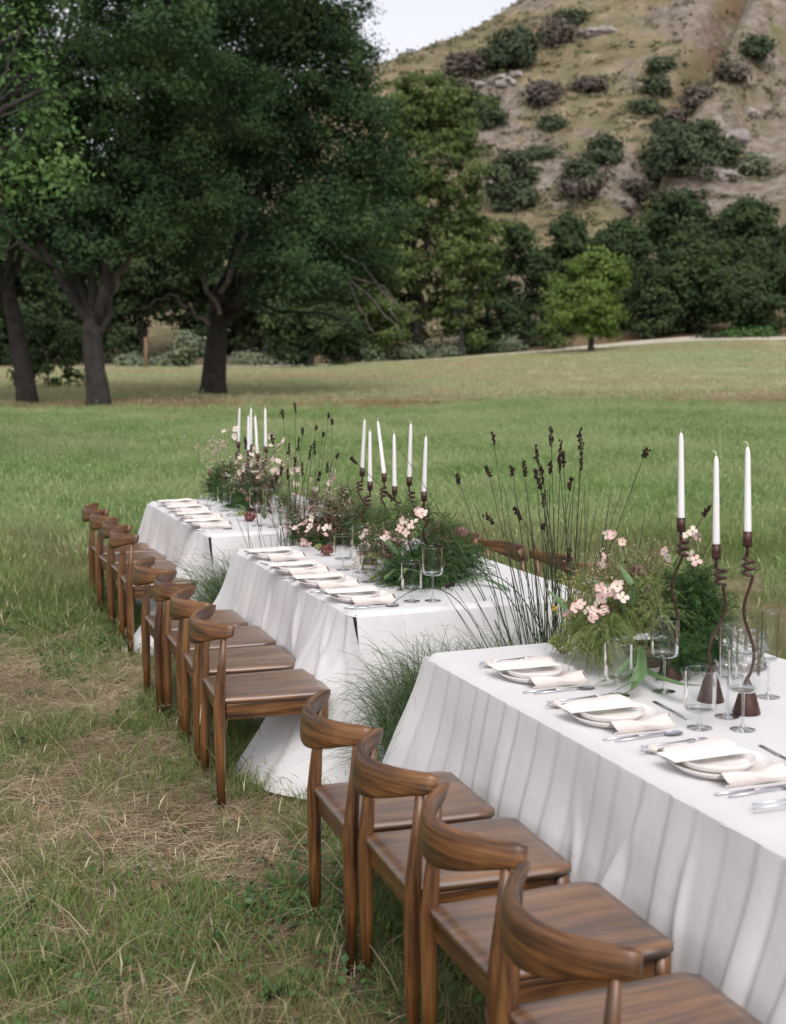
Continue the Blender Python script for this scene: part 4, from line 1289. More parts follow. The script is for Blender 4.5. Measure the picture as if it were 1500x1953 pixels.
for px, py, kd, lab in GLASSES:
    t, s = ts(on_z(px, py, ZC))
    put('wine_glass' if kd != 'flute' else 'champagne_flute', GL[kd], lab, 'glass', t, s, ZC + 0.0006, R_.random(), group='glasses on the tables')
# crinkled clear vase
def crinkled():
    mb = MB()
    n, k = 60, 26
    a = np.arange(n) * 2 * math.pi / n
    rows = []
    for j in range(k):
        z = 0.13 * j / (k - 1)
        r = 0.062 + 0.006 * math.sin(j * 0.5) + 0.011 * (vnoise(a * 5.7, np.full(n, j * 0.55), 4) - 0.5) + 0.006 * np.sin(a * 9 + j * 0.8)
        rows.append(np.stack([np.cos(a) * r, np.sin(a) * r, np.full(n, z)], 1))
    V, F = loft(rows, False)
    mb.add(V, F)
    V, F = lathe([(0.001, 0.002), (0.058, 0.002)], 40); mb.add(V, F)
    return mb.mesh('crinkled_vase', M['glass_solid'])
t, s = ts(on_z(1425, 1275, ZC))
put('glass_vase', crinkled(), 'crinkled clear glass vase behind the wine glasses', 'vase', t, s, ZC + 0.0006)

# ------------------------------------------------------------------ candlesticks and candles
def candlestick(cup, tip, s, base_dx, lab_h, lab_c, foot, seed):
    """cup, tip: pixels of the cup's rim and of the candle's tip; s: the plane across the table"""
    C = on_s(cup[0], cup[1], s); Tp = on_s(tip[0], tip[1], s)
    tC, _ = ts(C)
    base = T(tC + base_dx, s + 0.005, ZC + 0.0006)
    rg = np.random.default_rng(seed)
    h = thing('candlestick', lab_h, 'candlestick', base, 0, 'coiled brown candlesticks')
    b = np.zeros(3)
    fh = foot
    MB().add(*lathe([(0.001, 0), (0.043, 0), (0.0435, 0.003), (0.036, 0.03), (0.0265, 0.065), (0.0165, fh * 0.85), (0.008, fh), (0.0045, fh + 0.012)], 28)).build('base', M['iron'], h)
    c = C - base
    cup_h, cr = 0.048, 0.0145
    MB().add(*lathe([(0.001, -cup_h), (cr, -cup_h), (cr, 0), (cr - 0.0015, 0), (cr - 0.0015, -0.012)], 22, c)).build('cup', M['iron'], h)
    # stem: straight, coil, then a slow wave down to the foot
    P = [c + np.array([0, 0, -cup_h + 0.004]), c + np.array([0, 0, -cup_h - 0.028])]
    z0 = c[2] - cup_h - 0.030
    turns = 2.6; ch = 0.058
    a0 = rg.random() * 6.28
    ctr = c + np.array([-math.cos(a0) * 0.016, -math.sin(a0) * 0.016, 0])
    for q in np.linspace(0, 1, 44):
        a = a0 + q * turns * 2 * math.pi
        P.append(np.array([ctr[0] + 0.0165 * math.cos(a), ctr[1] + 0.0165 * math.sin(a), z0 - ch * q]))
    last = P[-1]; end = np.array([0, 0, fh + 0.004])
    d = rg.normal(size=2) * 0.01
    for q in np.linspace(0.06, 1, 16):
        p = last + (end - last) * q
        p = p + np.array([math.sin(q * math.pi * 1.8) * 0.022 * (1 if seed % 2 else -1), math.sin(q * math.pi * 1.3) * 0.012, 0]) * math.sin(q * math.pi) ** 0.5
        P.append(p)
    V, F = tube(np.array(P), 0.0052, 9); MB().add(V, F).build('stem', M['iron'], h)
    k = thing('taper_candle', lab_c, 'candle', C + np.array([0, 0, -0.0115]), 0, 'white taper candles')
    ax = Tp - C
    Lc = np.linalg.norm(ax); axu = ax / Lc
    zs = [0.0, 0.012, 0.5 * Lc, 0.90 * Lc, 0.955 * Lc, 0.985 * Lc, 0.998 * Lc]
    rs = [0.0118, 0.0118, 0.0100, 0.0082, 0.0068, 0.004, 0.001]
    V, F = tube(np.array([axu * z for z in zs]) + np.array([0, 0, 0.0005]), rs, 16)
    MB().add(V, F).build('wax_body', M['wax'], k)
    bend = rg.normal(size=2); bend /= np.linalg.norm(bend)
    w = np.array([axu * (Lc * 0.99), axu * (Lc + 0.008), axu * (Lc + 0.014) + np.array([bend[0] * .006, bend[1] * .006, 0.0]), axu * (Lc + 0.013) + np.array([bend[0] * .013, bend[1] * .013, 0.0])])
    V, F = tube(w, [0.0016, 0.0014, 0.0013, 0.0011], 6); MB().add(V, F).build('wick', M['wick'], k)

CS = [
    ('three', (1300, 987), (1300, 818), 0.62, 0.06, 'standing in the dark fern', 0.115),
    ('three', (1367, 1037), (1367, 862), 0.58, 0.02, 'shortest of the three', 0.105),
    ('three', (1427, 1013), (1427, 844), 0.60, -0.01, 'at the frame edge', 0.105),
    ('six', (691, 892), (696, 796), 0.62, -0.03, 'tallest at the far end of the row', 0.11),
    ('six', (706, 918), (706, 817), 0.52, 0.02, 'short one, second from the far end', 0.10),
    ('six', (733, 902), (721, 799), 0.68, 0.02, 'leaning one, third from the far end', 0.11),
    ('six', (753, 927), (752, 823), 0.60, -0.02, 'half hid by a dark seed head', 0.10),
    ('six', (781, 909), (784, 803), 0.66, -0.02, 'straight one next to the last', 0.10),
    ('six', (809, 937), (813, 827), 0.56, 0.02, 'last one over the pink blossoms', 0.11),
    ('five', (455, 842), (457, 775), 0.62, 0.02, 'apart at the far side', 0.10),
    ('five', (474, 858), (474, 790), 0.54, 0.01, 'shorter of the pair close together', 0.10),
    ('five', (478, 847), (479, 775), 0.70, 0.02, 'taller of the pair close together', 0.10),
    ('five', (491, 864), (487, 790), 0.58, -0.01, 'leaning beside the close pair', 0.10),
    ('five', (507, 851), (506, 775), 0.62, 0.02, 'apart on the rush side', 0.10),
]
for i, (nm, cup, tip, s, dx, w, ft) in enumerate(CS):
    candlestick(cup, tip, s, dx, f'brown coiled candlestick on the {TNAME[nm]} table, {w}', f'white taper candle on the {TNAME[nm]} table, {w}', ft, i)

# ------------------------------------------------------------------ flowers
def fronds(mb, c, r, n, droop=0.3, needles=46, nl=0.018, w=0.0022, up=0.4, out=None, bias=None, m=0):
    """ferny sprays from c: curved ribs set with fine needles"""
    c = np.asarray(c, float)
    n = int(n * 3.2)
    d = RNG.normal(size=(n, 3)); d[:, 2] += up
    if bias is not None: d += np.asarray(bias)
    d /= np.linalg.norm(d, axis=1)[:, None]
    L = r * RNG.uniform(0.45, 1.15, n)
    base = c + d * (0.12 * r) + RNG.normal(size=(n, 3)) * 0.1 * r
    tip = c + d * L[:, None] - np.array([0, 0, 1]) * (droop * L)[:, None]
    tip[:, 2] = np.maximum(tip[:, 2], ZC + 0.006)
    ctrl = c + d * (0.62 * L)[:, None] + np.array([0, 0, 1]) * (0.12 * L)[:, None]
    tn = RNG.random(n)
    add_strips(mb, base, tip, ctrl, w * 1.2, 4, m, tn)
    k = RNG.random((n, needles)) * 0.92 + 0.08
    kk = k[..., None]
    p = (1 - kk) ** 2 * base[:, None] + 2 * kk * (1 - kk) * ctrl[:, None] + kk * kk * tip[:, None]
    tang = (tip - base)[:, None] / (L[:, None, None] + 1e-6)
    nd = RNG.normal(size=(n, needles, 3)) + tang * 0.7
    nd /= np.linalg.norm(nd, axis=2)[..., None]
    e = p + nd * (nl * RNG.uniform(0.5, 1.3, (n, needles)) * (1.15 - 0.7 * k))[..., None]
    e[..., 2] = np.maximum(e[..., 2], ZC + 0.003)
    p = p.reshape(-1, 3); e = e.reshape(-1, 3)
    add_strips(mb, p, e, (p + e) / 2, w, 1, m, np.clip(np.repeat(tn, needles) * 0.6 + RNG.random(n * needles) * 0.4, 0, 1))

def wisps(mb, c, r, n, w=0.0016, up=0.6, droop=0.2, m=0, bias=None):
    c = np.asarray(c, float)
    d = RNG.normal(size=(n, 3)); d[:, 2] += up
    if bias is not None: d += np.asarray(bias)
    d /= np.linalg.norm(d, axis=1)[:, None]
    L = r * RNG.uniform(0.5, 1.2, n)
    base = c + RNG.normal(size=(n, 3)) * 0.15 * r
    tip = c + d * L[:, None] + np.array([0, 0, -1]) * (droop * L)[:, None]
    base[:, 2] = np.maximum(base[:, 2], ZC + 0.003); tip[:, 2] = np.maximum(tip[:, 2], ZC + 0.004)
    ctrl = c + d * (0.6 * L)[:, None] + np.array([0, 0, 0.15 * r])
    add_strips(mb, base, tip, ctrl, w, 4, m)

def blossom(par, org, p, r, stem_to, mat, seed):
    """four to five rounded petals round a small yellow-green eye, on a thin stalk"""
    rg = np.random.default_rng(seed)
    n = rg.integers(4, 6)
    ax = rg.normal(size=3) * 0.6 + np.array([-0.25, -0.75, 0.55]); ax /= np.linalg.norm(ax)
    a = np.cross(ax, rg.normal(size=3)); a /= np.linalg.norm(a); b = np.cross(ax, a)
    mb = MB()
    cup = rg.uniform(-0.1, 0.55)
    for i in range(n):
        an = 2 * math.pi * i / n + rg.normal() * 0.12
        u = math.cos(an) * a + math.sin(an) * b
        v = np.cross(ax, u)
        L = r * rg.uniform(0.85, 1.12); W = L * rg.uniform(0.36, 0.46)
        rows, tn = [], []
        for k, wv in ((0.08, 0.25), (0.35, 0.75), (0.65, 1.0), (0.88, 0.8), (1.0, 0.25)):
            z = cup * k * k * L + 0.04 * r
            rows.append(np.array([p + u * k * L * (1 - 0.15 * cup) + ax * (z + 0.12 * L * wv) - v * W * wv, p + u * k * L * (1 - .15 * cup) + ax * z, p + u * k * L * (1 - .15 * cup) + ax * (z + 0.12 * L * wv) + v * W * wv]))
            tn += [k * 0.8 + rg.random() * 0.2] * 3
        V, F = loft(rows, False, False)
        mb.add(V, F, 0, np.clip(tn, 0, 1))
    V, F = blob(p + ax * 0.12 * r, r * 0.17, seed, 0.3, 1); mb.add(V, F, 1)
    if stem_to is not None:
        q = bez(p - ax * 0.003, (p + stem_to) / 2 + np.array([rg.normal() * .02, rg.normal() * .02, 0.02]), stem_to, 7)
        V, F = tube(q, 0.0013, 4); mb.add(V, F, 2)
    return mb.build('blossom', [mat, M['pollen'], M['twig']], par, org)

def leaf_blade(par, org, pts, w, mat, name='leaf', fold=0.25, up=(0, 0, 1)):
    P = np.array(pts, float)
    k = np.linspace(0, len(P) - 1, 13)
    Q = np.stack([np.interp(k, np.arange(len(P)), P[:, i]) for i in range(3)], 1)
    Q[1:-1] = (Q[:-2] + Q[1:-1] * 2 + Q[2:]) / 4
    tan = np.gradient(Q, axis=0); tan /= np.linalg.norm(tan, axis=1)[:, None]
    rows, tn = [], []
    for i, (q, t) in enumerate(zip(Q, tan)):
        f = i / 12
        ww = w * math.sin(math.pi * min(1, 0.10 + 0.90 * f)) ** 0.75 * (1 if f < 0.995 else 0.05)
        sd = np.cross(t, np.asarray(up, float)); sd /= np.linalg.norm(sd) + 1e-9
        nn = np.cross(sd, t)
        rows.append(np.array([q - sd * ww + nn * ww * fold, q - sd * ww * .5 + nn * ww * fold * .3, q, q + sd * ww * .5 + nn * ww * fold * .3, q + sd * ww + nn * ww * fold]))
        tn += [0.7, 0.45, 0.2, 0.5, 0.75]
    V, F = loft(rows, False, False)
    return MB().add(V, F, 0, np.array(tn)).build(name, mat, par, org)

def protea(par, org, p, r, mat, seed):
    mb = MB()
    rg = np.random.default_rng(seed)
    V, F = blob(p, (r * .8, r * .8, r * .95), seed, 0.1, 2); mb.add(V, F, 0, 0.3)
    for ring, (zz, rad, cnt, L) in enumerate(((-0.5, .75, 9, .9), (-.1, .85, 10, .9), (0.3, .75, 9, .85), (0.6, .45, 7, .6))):
        for i in range(cnt):
            an = 2 * math.pi * i / cnt + ring * .4
            u = np.array([math.cos(an), math.sin(an), 0]); v = np.array([-u[1], u[0], 0])
            a0 = p + u * rad * r + np.array([0, 0, zz * r]); a1 = a0 + np.array([0, 0, L * r]) + u * 0.12 * r
            am = (a0 + a1) / 2 + u * 0.16 * r
            w = r * 0.28
            rows = [np.array([a0 - v * w * .5, a0 + u * .02 * r, a0 + v * w * .5]), np.array([am - v * w, am + u * .05 * r, am + v * w]), np.array([a1 - v * w * .1, a1, a1 + v * w * .1])]
            V, F = loft(rows, False, False); mb.add(V, F, 0, np.repeat([0.2, 0.5, 0.95], 3) * rg.uniform(.7, 1))
    return mb.build('protea_bloom', mat, par, org)

def berries(par, org, p, r, mat, seed, sq=(1, 1, .8), n=60, br=0.0065, name='berry_cluster'):
    rg = np.random.default_rng(seed)
    mb = MB()
    bm = bmesh.new(); bmesh.ops.create_icosphere(bm, subdivisions=1, radius=1)
    BV = np.array([v.co[:] for v in bm.verts]); BF = np.array([[v.index for v in f.verts] for f in bm.faces]); bm.free()
    for i in range(n):
        d = rg.normal(size=3); d /= np.linalg.norm(d)
        q = p + d * r * np.array(sq) * rg.random() ** 0.25
        mb.add(BV * br * rg.uniform(.75, 1.2) + q, BF, 0, rg.random())
    return mb.build(name, mat, par, org)

def arrangement(label, centre, s0):
    t, s = ts(centre)
    org = T(t, s, ZC + 0.0006)
    return thing('flower_arrangement', label, 'flowers', org, 0, 'flower arrangements on the tables'), org

def stuff(mb, name, mat, par, org):
    o = mb.build(name, mat, par, org, smooth_=False); o['kind'] = 'stuff'
    return o

def bowl(par, org, r=0.09, h=0.07):
    MB().add(*lathe([(0.001, 0), (r * .55, 0), (r * .62, 0.004), (r * .95, h * .6), (r, h), (r * .95, h), (r * .85, h * .6), (r * .5, 0.012), (0.001, 0.01)], 30)).build('bowl', M['stone'], par)

def flowers(par, org, lst, s0, hub, mats, seed, r=0.024):
    for i, q in enumerate(lst):
        px, py = q[0], q[1]
        s = s0 + R_.uniform(-0.07, 0.07) + (q[2] if len(q) > 2 else 0)
        p = on_s(px, py, s)
        p[2] = max(p[2], ZC + 0.03)
        h = np.asarray(hub[i % len(hub)])
        to = p + (h - p) * 0.75
        blossom(par, org, p, r * R_.uniform(0.85, 1.15), to, mats[i % len(mats)], seed + i)

PK, CRM = M['petal_pink'], M['petal_cream']
def sprigs(par, org, centre, spread, n, mat, seed, size=.0035, L=.12):
    """thin stalks beaded with tiny buds"""
    rg = np.random.default_rng(seed)
    mb = MB()
    for i in range(n):
        a = np.asarray(centre) + rg.normal(size=3) * np.asarray(spread)
        d = rg.normal(size=3) + np.array([0, -.2, 1.0]); d /= np.linalg.norm(d)
        e = a + d * L * rg.uniform(.6, 1.3)
        a[2] = max(a[2], ZC + .01); e[2] = max(e[2], ZC + .012)
        q = bez(a, (a + e) / 2 + rg.normal(size=3) * .015, e, 6)
        V, F = tube(q, .0009, 3); mb.add(V, F, 1)
        m = 9
        k = rg.uniform(.35, 1, m)[:, None]
        pts = a + (e - a) * k + rg.normal(size=(m, 3)) * .006
        leafcards(mb, pts, size, tint=rg.random(m))
    o = mb.build('bud_sprigs', [mat, M['twig']], par, org, smooth_=False); o['kind'] = 'stuff'
# --- on the three-candle table
c1 = on_s(1235, 1240, 0.66); c1[2] = ZC
A1, o1 = arrangement('pale hanging fern, dark fern ball, tulip leaves and pink blossoms on the three-candle table', c1, 0.6)
bowl(A1, o1, 0.085, 0.075)
mb = MB()
for px, py, rp, n, s in ((1320, 1190, 95, 46, 0.84), (1300, 1225, 75, 34, 0.80), (1355, 1185, 80, 34, 0.92), (1325, 1130, 80, 34, 0.82), (1280, 1180, 75, 30, 0.74), (1300, 1255, 60, 30, 0.66), (1350, 1240, 60, 30, .8), (1290, 1120, 60, 20, .8)):
    c = on_s(px, py, s); c[2] = max(c[2], ZC + 0.05)
    fronds(mb, c, rp / 540, n, 0.15, 70, 0.024, 0.0024, 0.35)
stuff(mb, 'dark_fern', M['fern_dark'], A1, o1)
mb = MB()
for px, py, rp, n, s in ((1150, 1175, 85, 60, 0.50), (1115, 1195, 75, 50, 0.46), (1160, 1205, 75, 50, 0.44), (1185, 1165, 80, 40, 0.54), (1205, 1150, 60, 26, 0.62), (1130, 1225, 60, 40, 0.40)):
    c = on_s(px, py, s)
    fronds(mb, c, rp / 540, n, 0.75, 64, 0.016, 0.0018, 0.4)
wisps(mb, on_s(1165, 1170, .56), 0.19, 260, 0.0012, 0.3, 0.8, bias=(-.2, -.3, 0))
stuff(mb, 'pale_fern', M['fern_light'], A1, o1)
mb = MB()
for px, py, rp, n, s in ((1190, 1130, 90, 130, 0.64), (1240, 1110, 80, 100, 0.72), (1120, 1120, 75, 70, 0.6), (1330, 1110, 70, 60, 0.85)):
    wisps(mb, on_s(px, py, s), rp / 480, n * 3, 0.0015, 0.9, 0.15)
for px, py, rp, n, s in ((1235, 1130, 75, 16, .62), (1255, 1170, 70, 16, .62), (1215, 1190, 60, 14, .58), (1090, 1165, 55, 12, .5)):
    fronds(mb, on_s(px, py, s), rp / 520, n, .3, 50, .017, .0019, .6)
stuff(mb, 'fennel_sprays', M['fern_light'], A1, o1)
mb = MB()
wisps(mb, on_s(1215, 1130, .66), 0.13, 120, 0.003, .5, .2)
leafcards(mb, on_s(1215, 1130, .68) + RNG.normal(size=(260, 3)) * 0.045, 0.012)
stuff(mb, 'twigs', M['twig'], A1, o1)
def leafpx(par, org, lst, w0, s=None, name='leaf', mat='tulip_leaf', fold=.25, up=(0, 0, 1)):
    P = []; w = w0 * 1.25
    for q in lst:
        if len(q) == 2 and s is not None: p = on_s(q[0], q[1], s)
        else: p = on_s(q[0], q[1], q[2] - 0.05)
        p[2] = max(p[2], ZC + 0.004)
        P.append(p)
    leaf_blade(par, org, P, w, M[mat], name, fold, up)
for lst, w in (([(1222, 1235, .62), (1208, 1262, .52), (1175, 1292, .44), (1132, 1316, .38)], 0.017), ([(1222, 1232, .60), (1224, 1270, .48), (1212, 1300, .42), (1165, 1322, .36)], 0.013),
               ([(1212, 1262, .60), (1245, 1290, .54), (1300, 1308, .52), (1345, 1308, .56)], 0.016), ([(1228, 1240, .60), (1225, 1290, .44), (1205, 1318, .40), (1182, 1328, .38)], 0.014),
               ([(1190, 1150, .55), (1165, 1120, .52), (1125, 1108, .50), (1060, 1118, .48)], 0.010), ([(1205, 1155, .58), (1207, 1120, .56), (1192, 1095, .55), (1180, 1075, .54)], 0.013),
               ([(1190, 1165, .55), (1178, 1138, .52), (1158, 1136, .5), (1150, 1170, .48)], 0.014), ([(1110, 1180, .5), (1080, 1165, .48), (1055, 1135, .46), (1040, 1122, .46)], 0.010), ([(1120, 1160, .5), (1090, 1165, .5), (1072, 1185, .5)], 0.010)):
    leafpx(A1, o1, lst, w)
hub1 = [on_s(1190, 1180, .6), on_s(1230, 1150, .7)]
flowers(A1, o1, [(1170, 1022), (1188, 1034), (1160, 1018), (1150, 1076), (1158, 1062), (1275, 1062), (1268, 1052), (1273, 1078)], 0.62, hub1, [PK, PK, CRM], 500, 0.021)
flowers(A1, o1, [(1318, 1060), (1328, 1068), (1322, 1014, .1), (1334, 1022, .1), (1312, 1020, .1)], 0.8, [on_s(1320, 1130, .8)], [CRM, PK], 520, 0.021)
flowers(A1, o1, [(1160, 1128), (1172, 1132), (1178, 1118), (1150, 1140), (1108, 1152), (1120, 1164), (1098, 1160), (1132, 1166), (1140, 1150), (1128, 1178), (1146, 1120), (1188, 1140), (1085, 1170), (1152, 1165)], 0.36, hub1, [PK, PK, CRM], 540, 0.023)
protea(A1, o1, on_s(1219, 1096, .64), 0.030, M['protea_brown'], 4)
protea(A1, o1, on_s(1232, 1130, .62), 0.026, M['protea_brown'], 5)
p = on_s(1062, 1228, .42); p[2] = max(p[2], ZC + .045)
berries(A1, o1, p + np.array([0, 0, 0.012]), 0.026, M['berry_green'], 3, n=46, name='green_berry_cluster')
berries(A1, o1, p + np.array([0.030, 0.0, -0.012]), 0.036, M['berry'], 4, n=80, br=0.006)
berries(A1, o1, on_s(1058, 1160, .5), 0.012, M['bud_yellow'], 6, n=12, br=0.006, name='yellow_bud')

for (px, py, s, m, k) in ((1150, 1110, .56, 'petal_pink', 1), (1230, 1090, .7, 'protea', 2), (1120, 1160, .46, 'bud_yellow', 3)):
    sprigs(A1, o1, on_s(px, py, s), (.05, .05, .03), 34, M[m], k)
# --- on the six-candle table, end towards the rushes
c2 = on_s(820, 1110, 0.62); c2[2] = ZC
A2, o2 = arrangement('dark green fern mound with pink blossoms at the rush end of the six-candle table', c2, .6)
bowl(A2, o2, 0.09, 0.07)
mb = MB()
for px, py, rp, n, s in ((800, 1085, 75, 46, .52), (845, 1075, 80, 46, .66), (870, 1085, 75, 36, .76), (835, 1040, 75, 34, .70), (770, 1100, 60, 30, .46), (820, 1110, 80, 36, .56), (880, 1060, 60, 26, .8)):
    c = on_s(px, py, s); c[2] = max(c[2], ZC + .04)
    fronds(mb, c, rp / 350, n, .22, 60, .026, .0027, .3)
stuff(mb, 'dark_fern', M['fern_dark'], A2, o2)
mb = MB()
for px, py, rp, n, s in ((870, 1050, 70, 110, .74), (740, 1105, 50, 90, .4), (850, 1020, 80, 110, .74)):
    wisps(mb, on_s(px, py, s), rp / 380, n * 3, .0018, .6, .2)
for px, py, rp, n, s in ((700, 1015, 60, 20, .52), (735, 1000, 60, 22, .56), (775, 985, 60, 18, .6), (715, 1045, 50, 18, .46), (805, 990, 60, 18, .62), (750, 1050, 50, 18, .48)):
    fronds(mb, on_s(px, py, s), rp / 400, n, .15, 46, .018, .0022, .7)
stuff(mb, 'fennel_sprays', M['fern_mid'], A2, o2)
hub2 = [on_s(800, 1070, .6)]
flowers(A2, o2, [(762, 1008), (772, 1000), (784, 1004), (775, 1016), (790, 996), (768, 992), (800, 986), (806, 978), (797, 975), (742, 1018), (733, 1028), (745, 1030), (700, 1035), (692, 1025), (698, 1015)], .42, hub2, [PK, CRM, PK], 600, .023)
protea(A2, o2, on_s(881, 1018, .78), .028, M['protea'], 7)
protea(A2, o2, on_s(741, 1063, .46), .030, M['protea'], 8)
protea(A2, o2, on_s(868, 1115, .74), .020, M['protea_brown'], 9)
for lst, w in (([(770, 1090, .5), (735, 1070, .44), (705, 1062, .40), (690, 1085, .38)], .016), ([(760, 1060, .5), (735, 1030, .46), (705, 1028, .42)], .018), ([(755, 1085, .46), (735, 1105, .40), (725, 1120, .38)], .015), ([(800, 1090, .5), (775, 1085, .42), (760, 1110, .38)], .014), ([(820, 1020, .6), (808, 1005, .56), (795, 1000, .54)], .010),
               ([(895, 1100, .8), (925, 1105, .85), (960, 1120, .9), (975, 1135, .9)], .015)):
    leafpx(A2, o2, lst, w)
berries(A2, o2, on_s(706, 1060, .42), .02, M['berry_green'], 11, n=30, name='green_berry_cluster')
q = on_s(711, 1125, .36); q[2] = max(q[2], ZC + .012)
berries(A2, o2, q, .011, M['bud_yellow'], 12, n=10, br=.006, name='yellow_bud')

for (px, py, s, m, k) in ((780, 1030, .5, 'protea', 11), (730, 1050, .44, 'petal_pink', 12), (850, 1040, .7, 'berry', 13), (720, 1090, .4, 'bud_yellow', 14)):
    sprigs(A2, o2, on_s(px, py, s), (.06, .06, .03), 34, M[m], k, .0045)
# --- on the six-candle table, far half
c3 = on_s(612, 1045, 0.60); c3[2] = ZC
A3, o3 = arrangement('olive-brown mound of pale blossoms and burgundy berries on the six-candle table', c3, .6)
bowl(A3, o3, 0.09, 0.07)
mb = MB()
for px, py, rp, n, s in ((610, 1030, 60, 40, .56), (580, 1045, 50, 30, .46), (640, 1010, 60, 34, .66), (600, 1060, 40, 26, .46), (655, 1040, 50, 26, .64), (690, 1010, 60, 30, .7), (720, 1020, 50, 26, .7)):
    c = on_s(px, py, s); c[2] = max(c[2], ZC + .03)
    fronds(mb, c, rp / 310, int(n * 1.3), .22, 54, .024, .0029, .35)
stuff(mb, 'dark_fern', M['fern_dark'], A3, o3)
mb = MB()
for px, py, rp, n, s in ((640, 985, 65, 170, .66), (690, 990, 60, 170, .72), (560, 985, 55, 130, .62), (600, 960, 55, 100, .66), (660, 950, 55, 120, .72), (720, 1000, 50, 110, .7)):
    wisps(mb, on_s(px, py, s), rp / 330, n * 3, .0020, .8, .15)
stuff(mb, 'fennel_sprays', M['fern_mid'], A3, o3)
mb = MB()
wisps(mb, on_s(630, 1000, .6), .15, 110, .0030, .5, .2)
leafcards(mb, on_s(655, 985, .64) + RNG.normal(size=(1100, 3)) * np.array([.09, .06, .05]), .010)
stuff(mb, 'twigs', M['twig'], A3, o3)
hub3 = [on_s(610, 1030, .55)]
flowers(A3, o3, [(538, 1005), (546, 1000), (556, 1004), (563, 1008), (575, 1000), (584, 996), (592, 1004), (570, 1012), (578, 1032), (586, 1028), (590, 1038), (610, 1008), (622, 1008), (630, 1006), (620, 1022), (596, 988), (588, 1014), (552, 1012)], .38, hub3, [CRM, PK, PK], 700, .023)
flowers(A3, o3, [(586, 938), (602, 932), (595, 915), (628, 922), (635, 912), (640, 900), (632, 905), (566, 925), (560, 945)], .62, hub3, [PK, CRM], 730, .023)
p = on_s(624, 1063, .40); p[2] = max(p[2], ZC + .035)
berries(A3, o3, p, .036, M['berry'], 13, n=95, br=.0065)
berries(A3, o3, p + np.array([-.045, 0.02, .012]), .022, M['berry_green'], 14, n=36, name='green_berry_cluster')
for lst, w in (([(640, 985, .6), (600, 965, .58), (560, 975, .56), (545, 985, .55)], .014), ([(610, 980, .6), (590, 970, .58), (565, 960, .56)], .012)):
    leafpx(A3, o3, lst, w)

for (px, py, s, m, k) in ((590, 985, .5, 'protea', 21), (640, 970, .6, 'petal_pink', 22), (560, 1005, .44, 'petal_pink', 23), (680, 990, .66, 'sage_leaf', 24), (620, 1020, .46, 'berry', 25)):
    sprigs(A3, o3, on_s(px, py, s), (.08, .08, .03), 44, M[m], k, .005)
# --- on the five-candle table
c4 = on_s(450, 975, 0.60); c4[2] = ZC
A4, o4 = arrangement('tall mixed fern and pale blossom mound with red berries on the five-candle table', c4, .6)
bowl(A4, o4, 0.09, 0.07)
mb = MB()
for px, py, rp, n, s in ((430, 945, 40, 40, .56), (450, 960, 40, 36, .52), (480, 955, 40, 36, .56), (410, 930, 36, 30, .62), (500, 940, 40, 34, .62), (470, 925, 42, 34, .64), (425, 905, 36, 26, .64)):
    c = on_s(px, py, s); c[2] = max(c[2], ZC + .03)
    fronds(mb, c, rp / 260, int(n * 1.3), .2, 50, .026, .0034, .35)
stuff(mb, 'dark_fern', M['fern_dark'], A4, o4)
mb = MB()
for px, py, rp, n, s in ((480, 910, 48, 150, .64), (520, 930, 48, 150, .66), (545, 960, 40, 110, .66), (440, 900, 40, 90, .64)):
    wisps(mb, on_s(px, py, s), rp / 270, n * 3, .0024, .8, .15)
stuff(mb, 'fennel_sprays', M['fern_mid'], A4, o4)
hub4 = [on_s(470, 930, .6)]
flowers(A4, o4, [(427, 823), (436, 822), (450, 818), (448, 832), (455, 880), (460, 872), (466, 894), (458, 900), (476, 884), (480, 868), (484, 856), (488, 878), (486, 900), (494, 910), (522, 876), (530, 880), (525, 896), (534, 902), (518, 850), (535, 848), (543, 840), (515, 830), (532, 905), (520, 898), (560, 898), (567, 896), (563, 925)], .50, hub4, [CRM, PK, CRM], 800, .024)
for px, py in ((416, 843), (422, 848), (410, 862), (406, 880), (404, 890), (425, 842)):
    blossom(A4, o4, on_s(px, py, .62), .012, on_s(430, 930, .6), CRM, px)
protea(A4, o4, on_s(402, 903, .6), .026, M['protea'], 20)
protea(A4, o4, on_s(428, 898, .6), .020, M['protea_brown'], 21)
protea(A4, o4, on_s(472, 953, .5), .016, M['protea'], 22)
p = on_s(477, 988, .40); p[2] = max(p[2], ZC + .035)
berries(A4, o4, p, .040, M['berry'], 23, n=90, br=.008)
berries(A4, o4, p + np.array([-.06, 0.02, .02]), .024, M['berry_green'], 24, n=36, br=.008, name='green_berry_cluster')
for lst, w in (([(470, 980, .5), (460, 965, .46), (450, 962, .42)], .02), ([(505, 990, .5), (503, 975, .46), (508, 962, .44)], .018), ([(455, 985, .45), (440, 980, .4), (430, 990, .36)], .015), ([(400, 945, .5), (385, 945, .44), (365, 950, .40)], .016)):
    leafpx(A4, o4, lst, w)

for (px, py, s, m, k) in ((470, 900, .56, 'petal_cream', 31), (520, 900, .58, 'petal_pink', 32), (415, 870, .6, 'petal_pink', 33), (500, 940, .5, 'protea', 34)):
    sprigs(A4, o4, on_s(px, py, s), (.10, .10, .05), 44, M[m], k, .006)
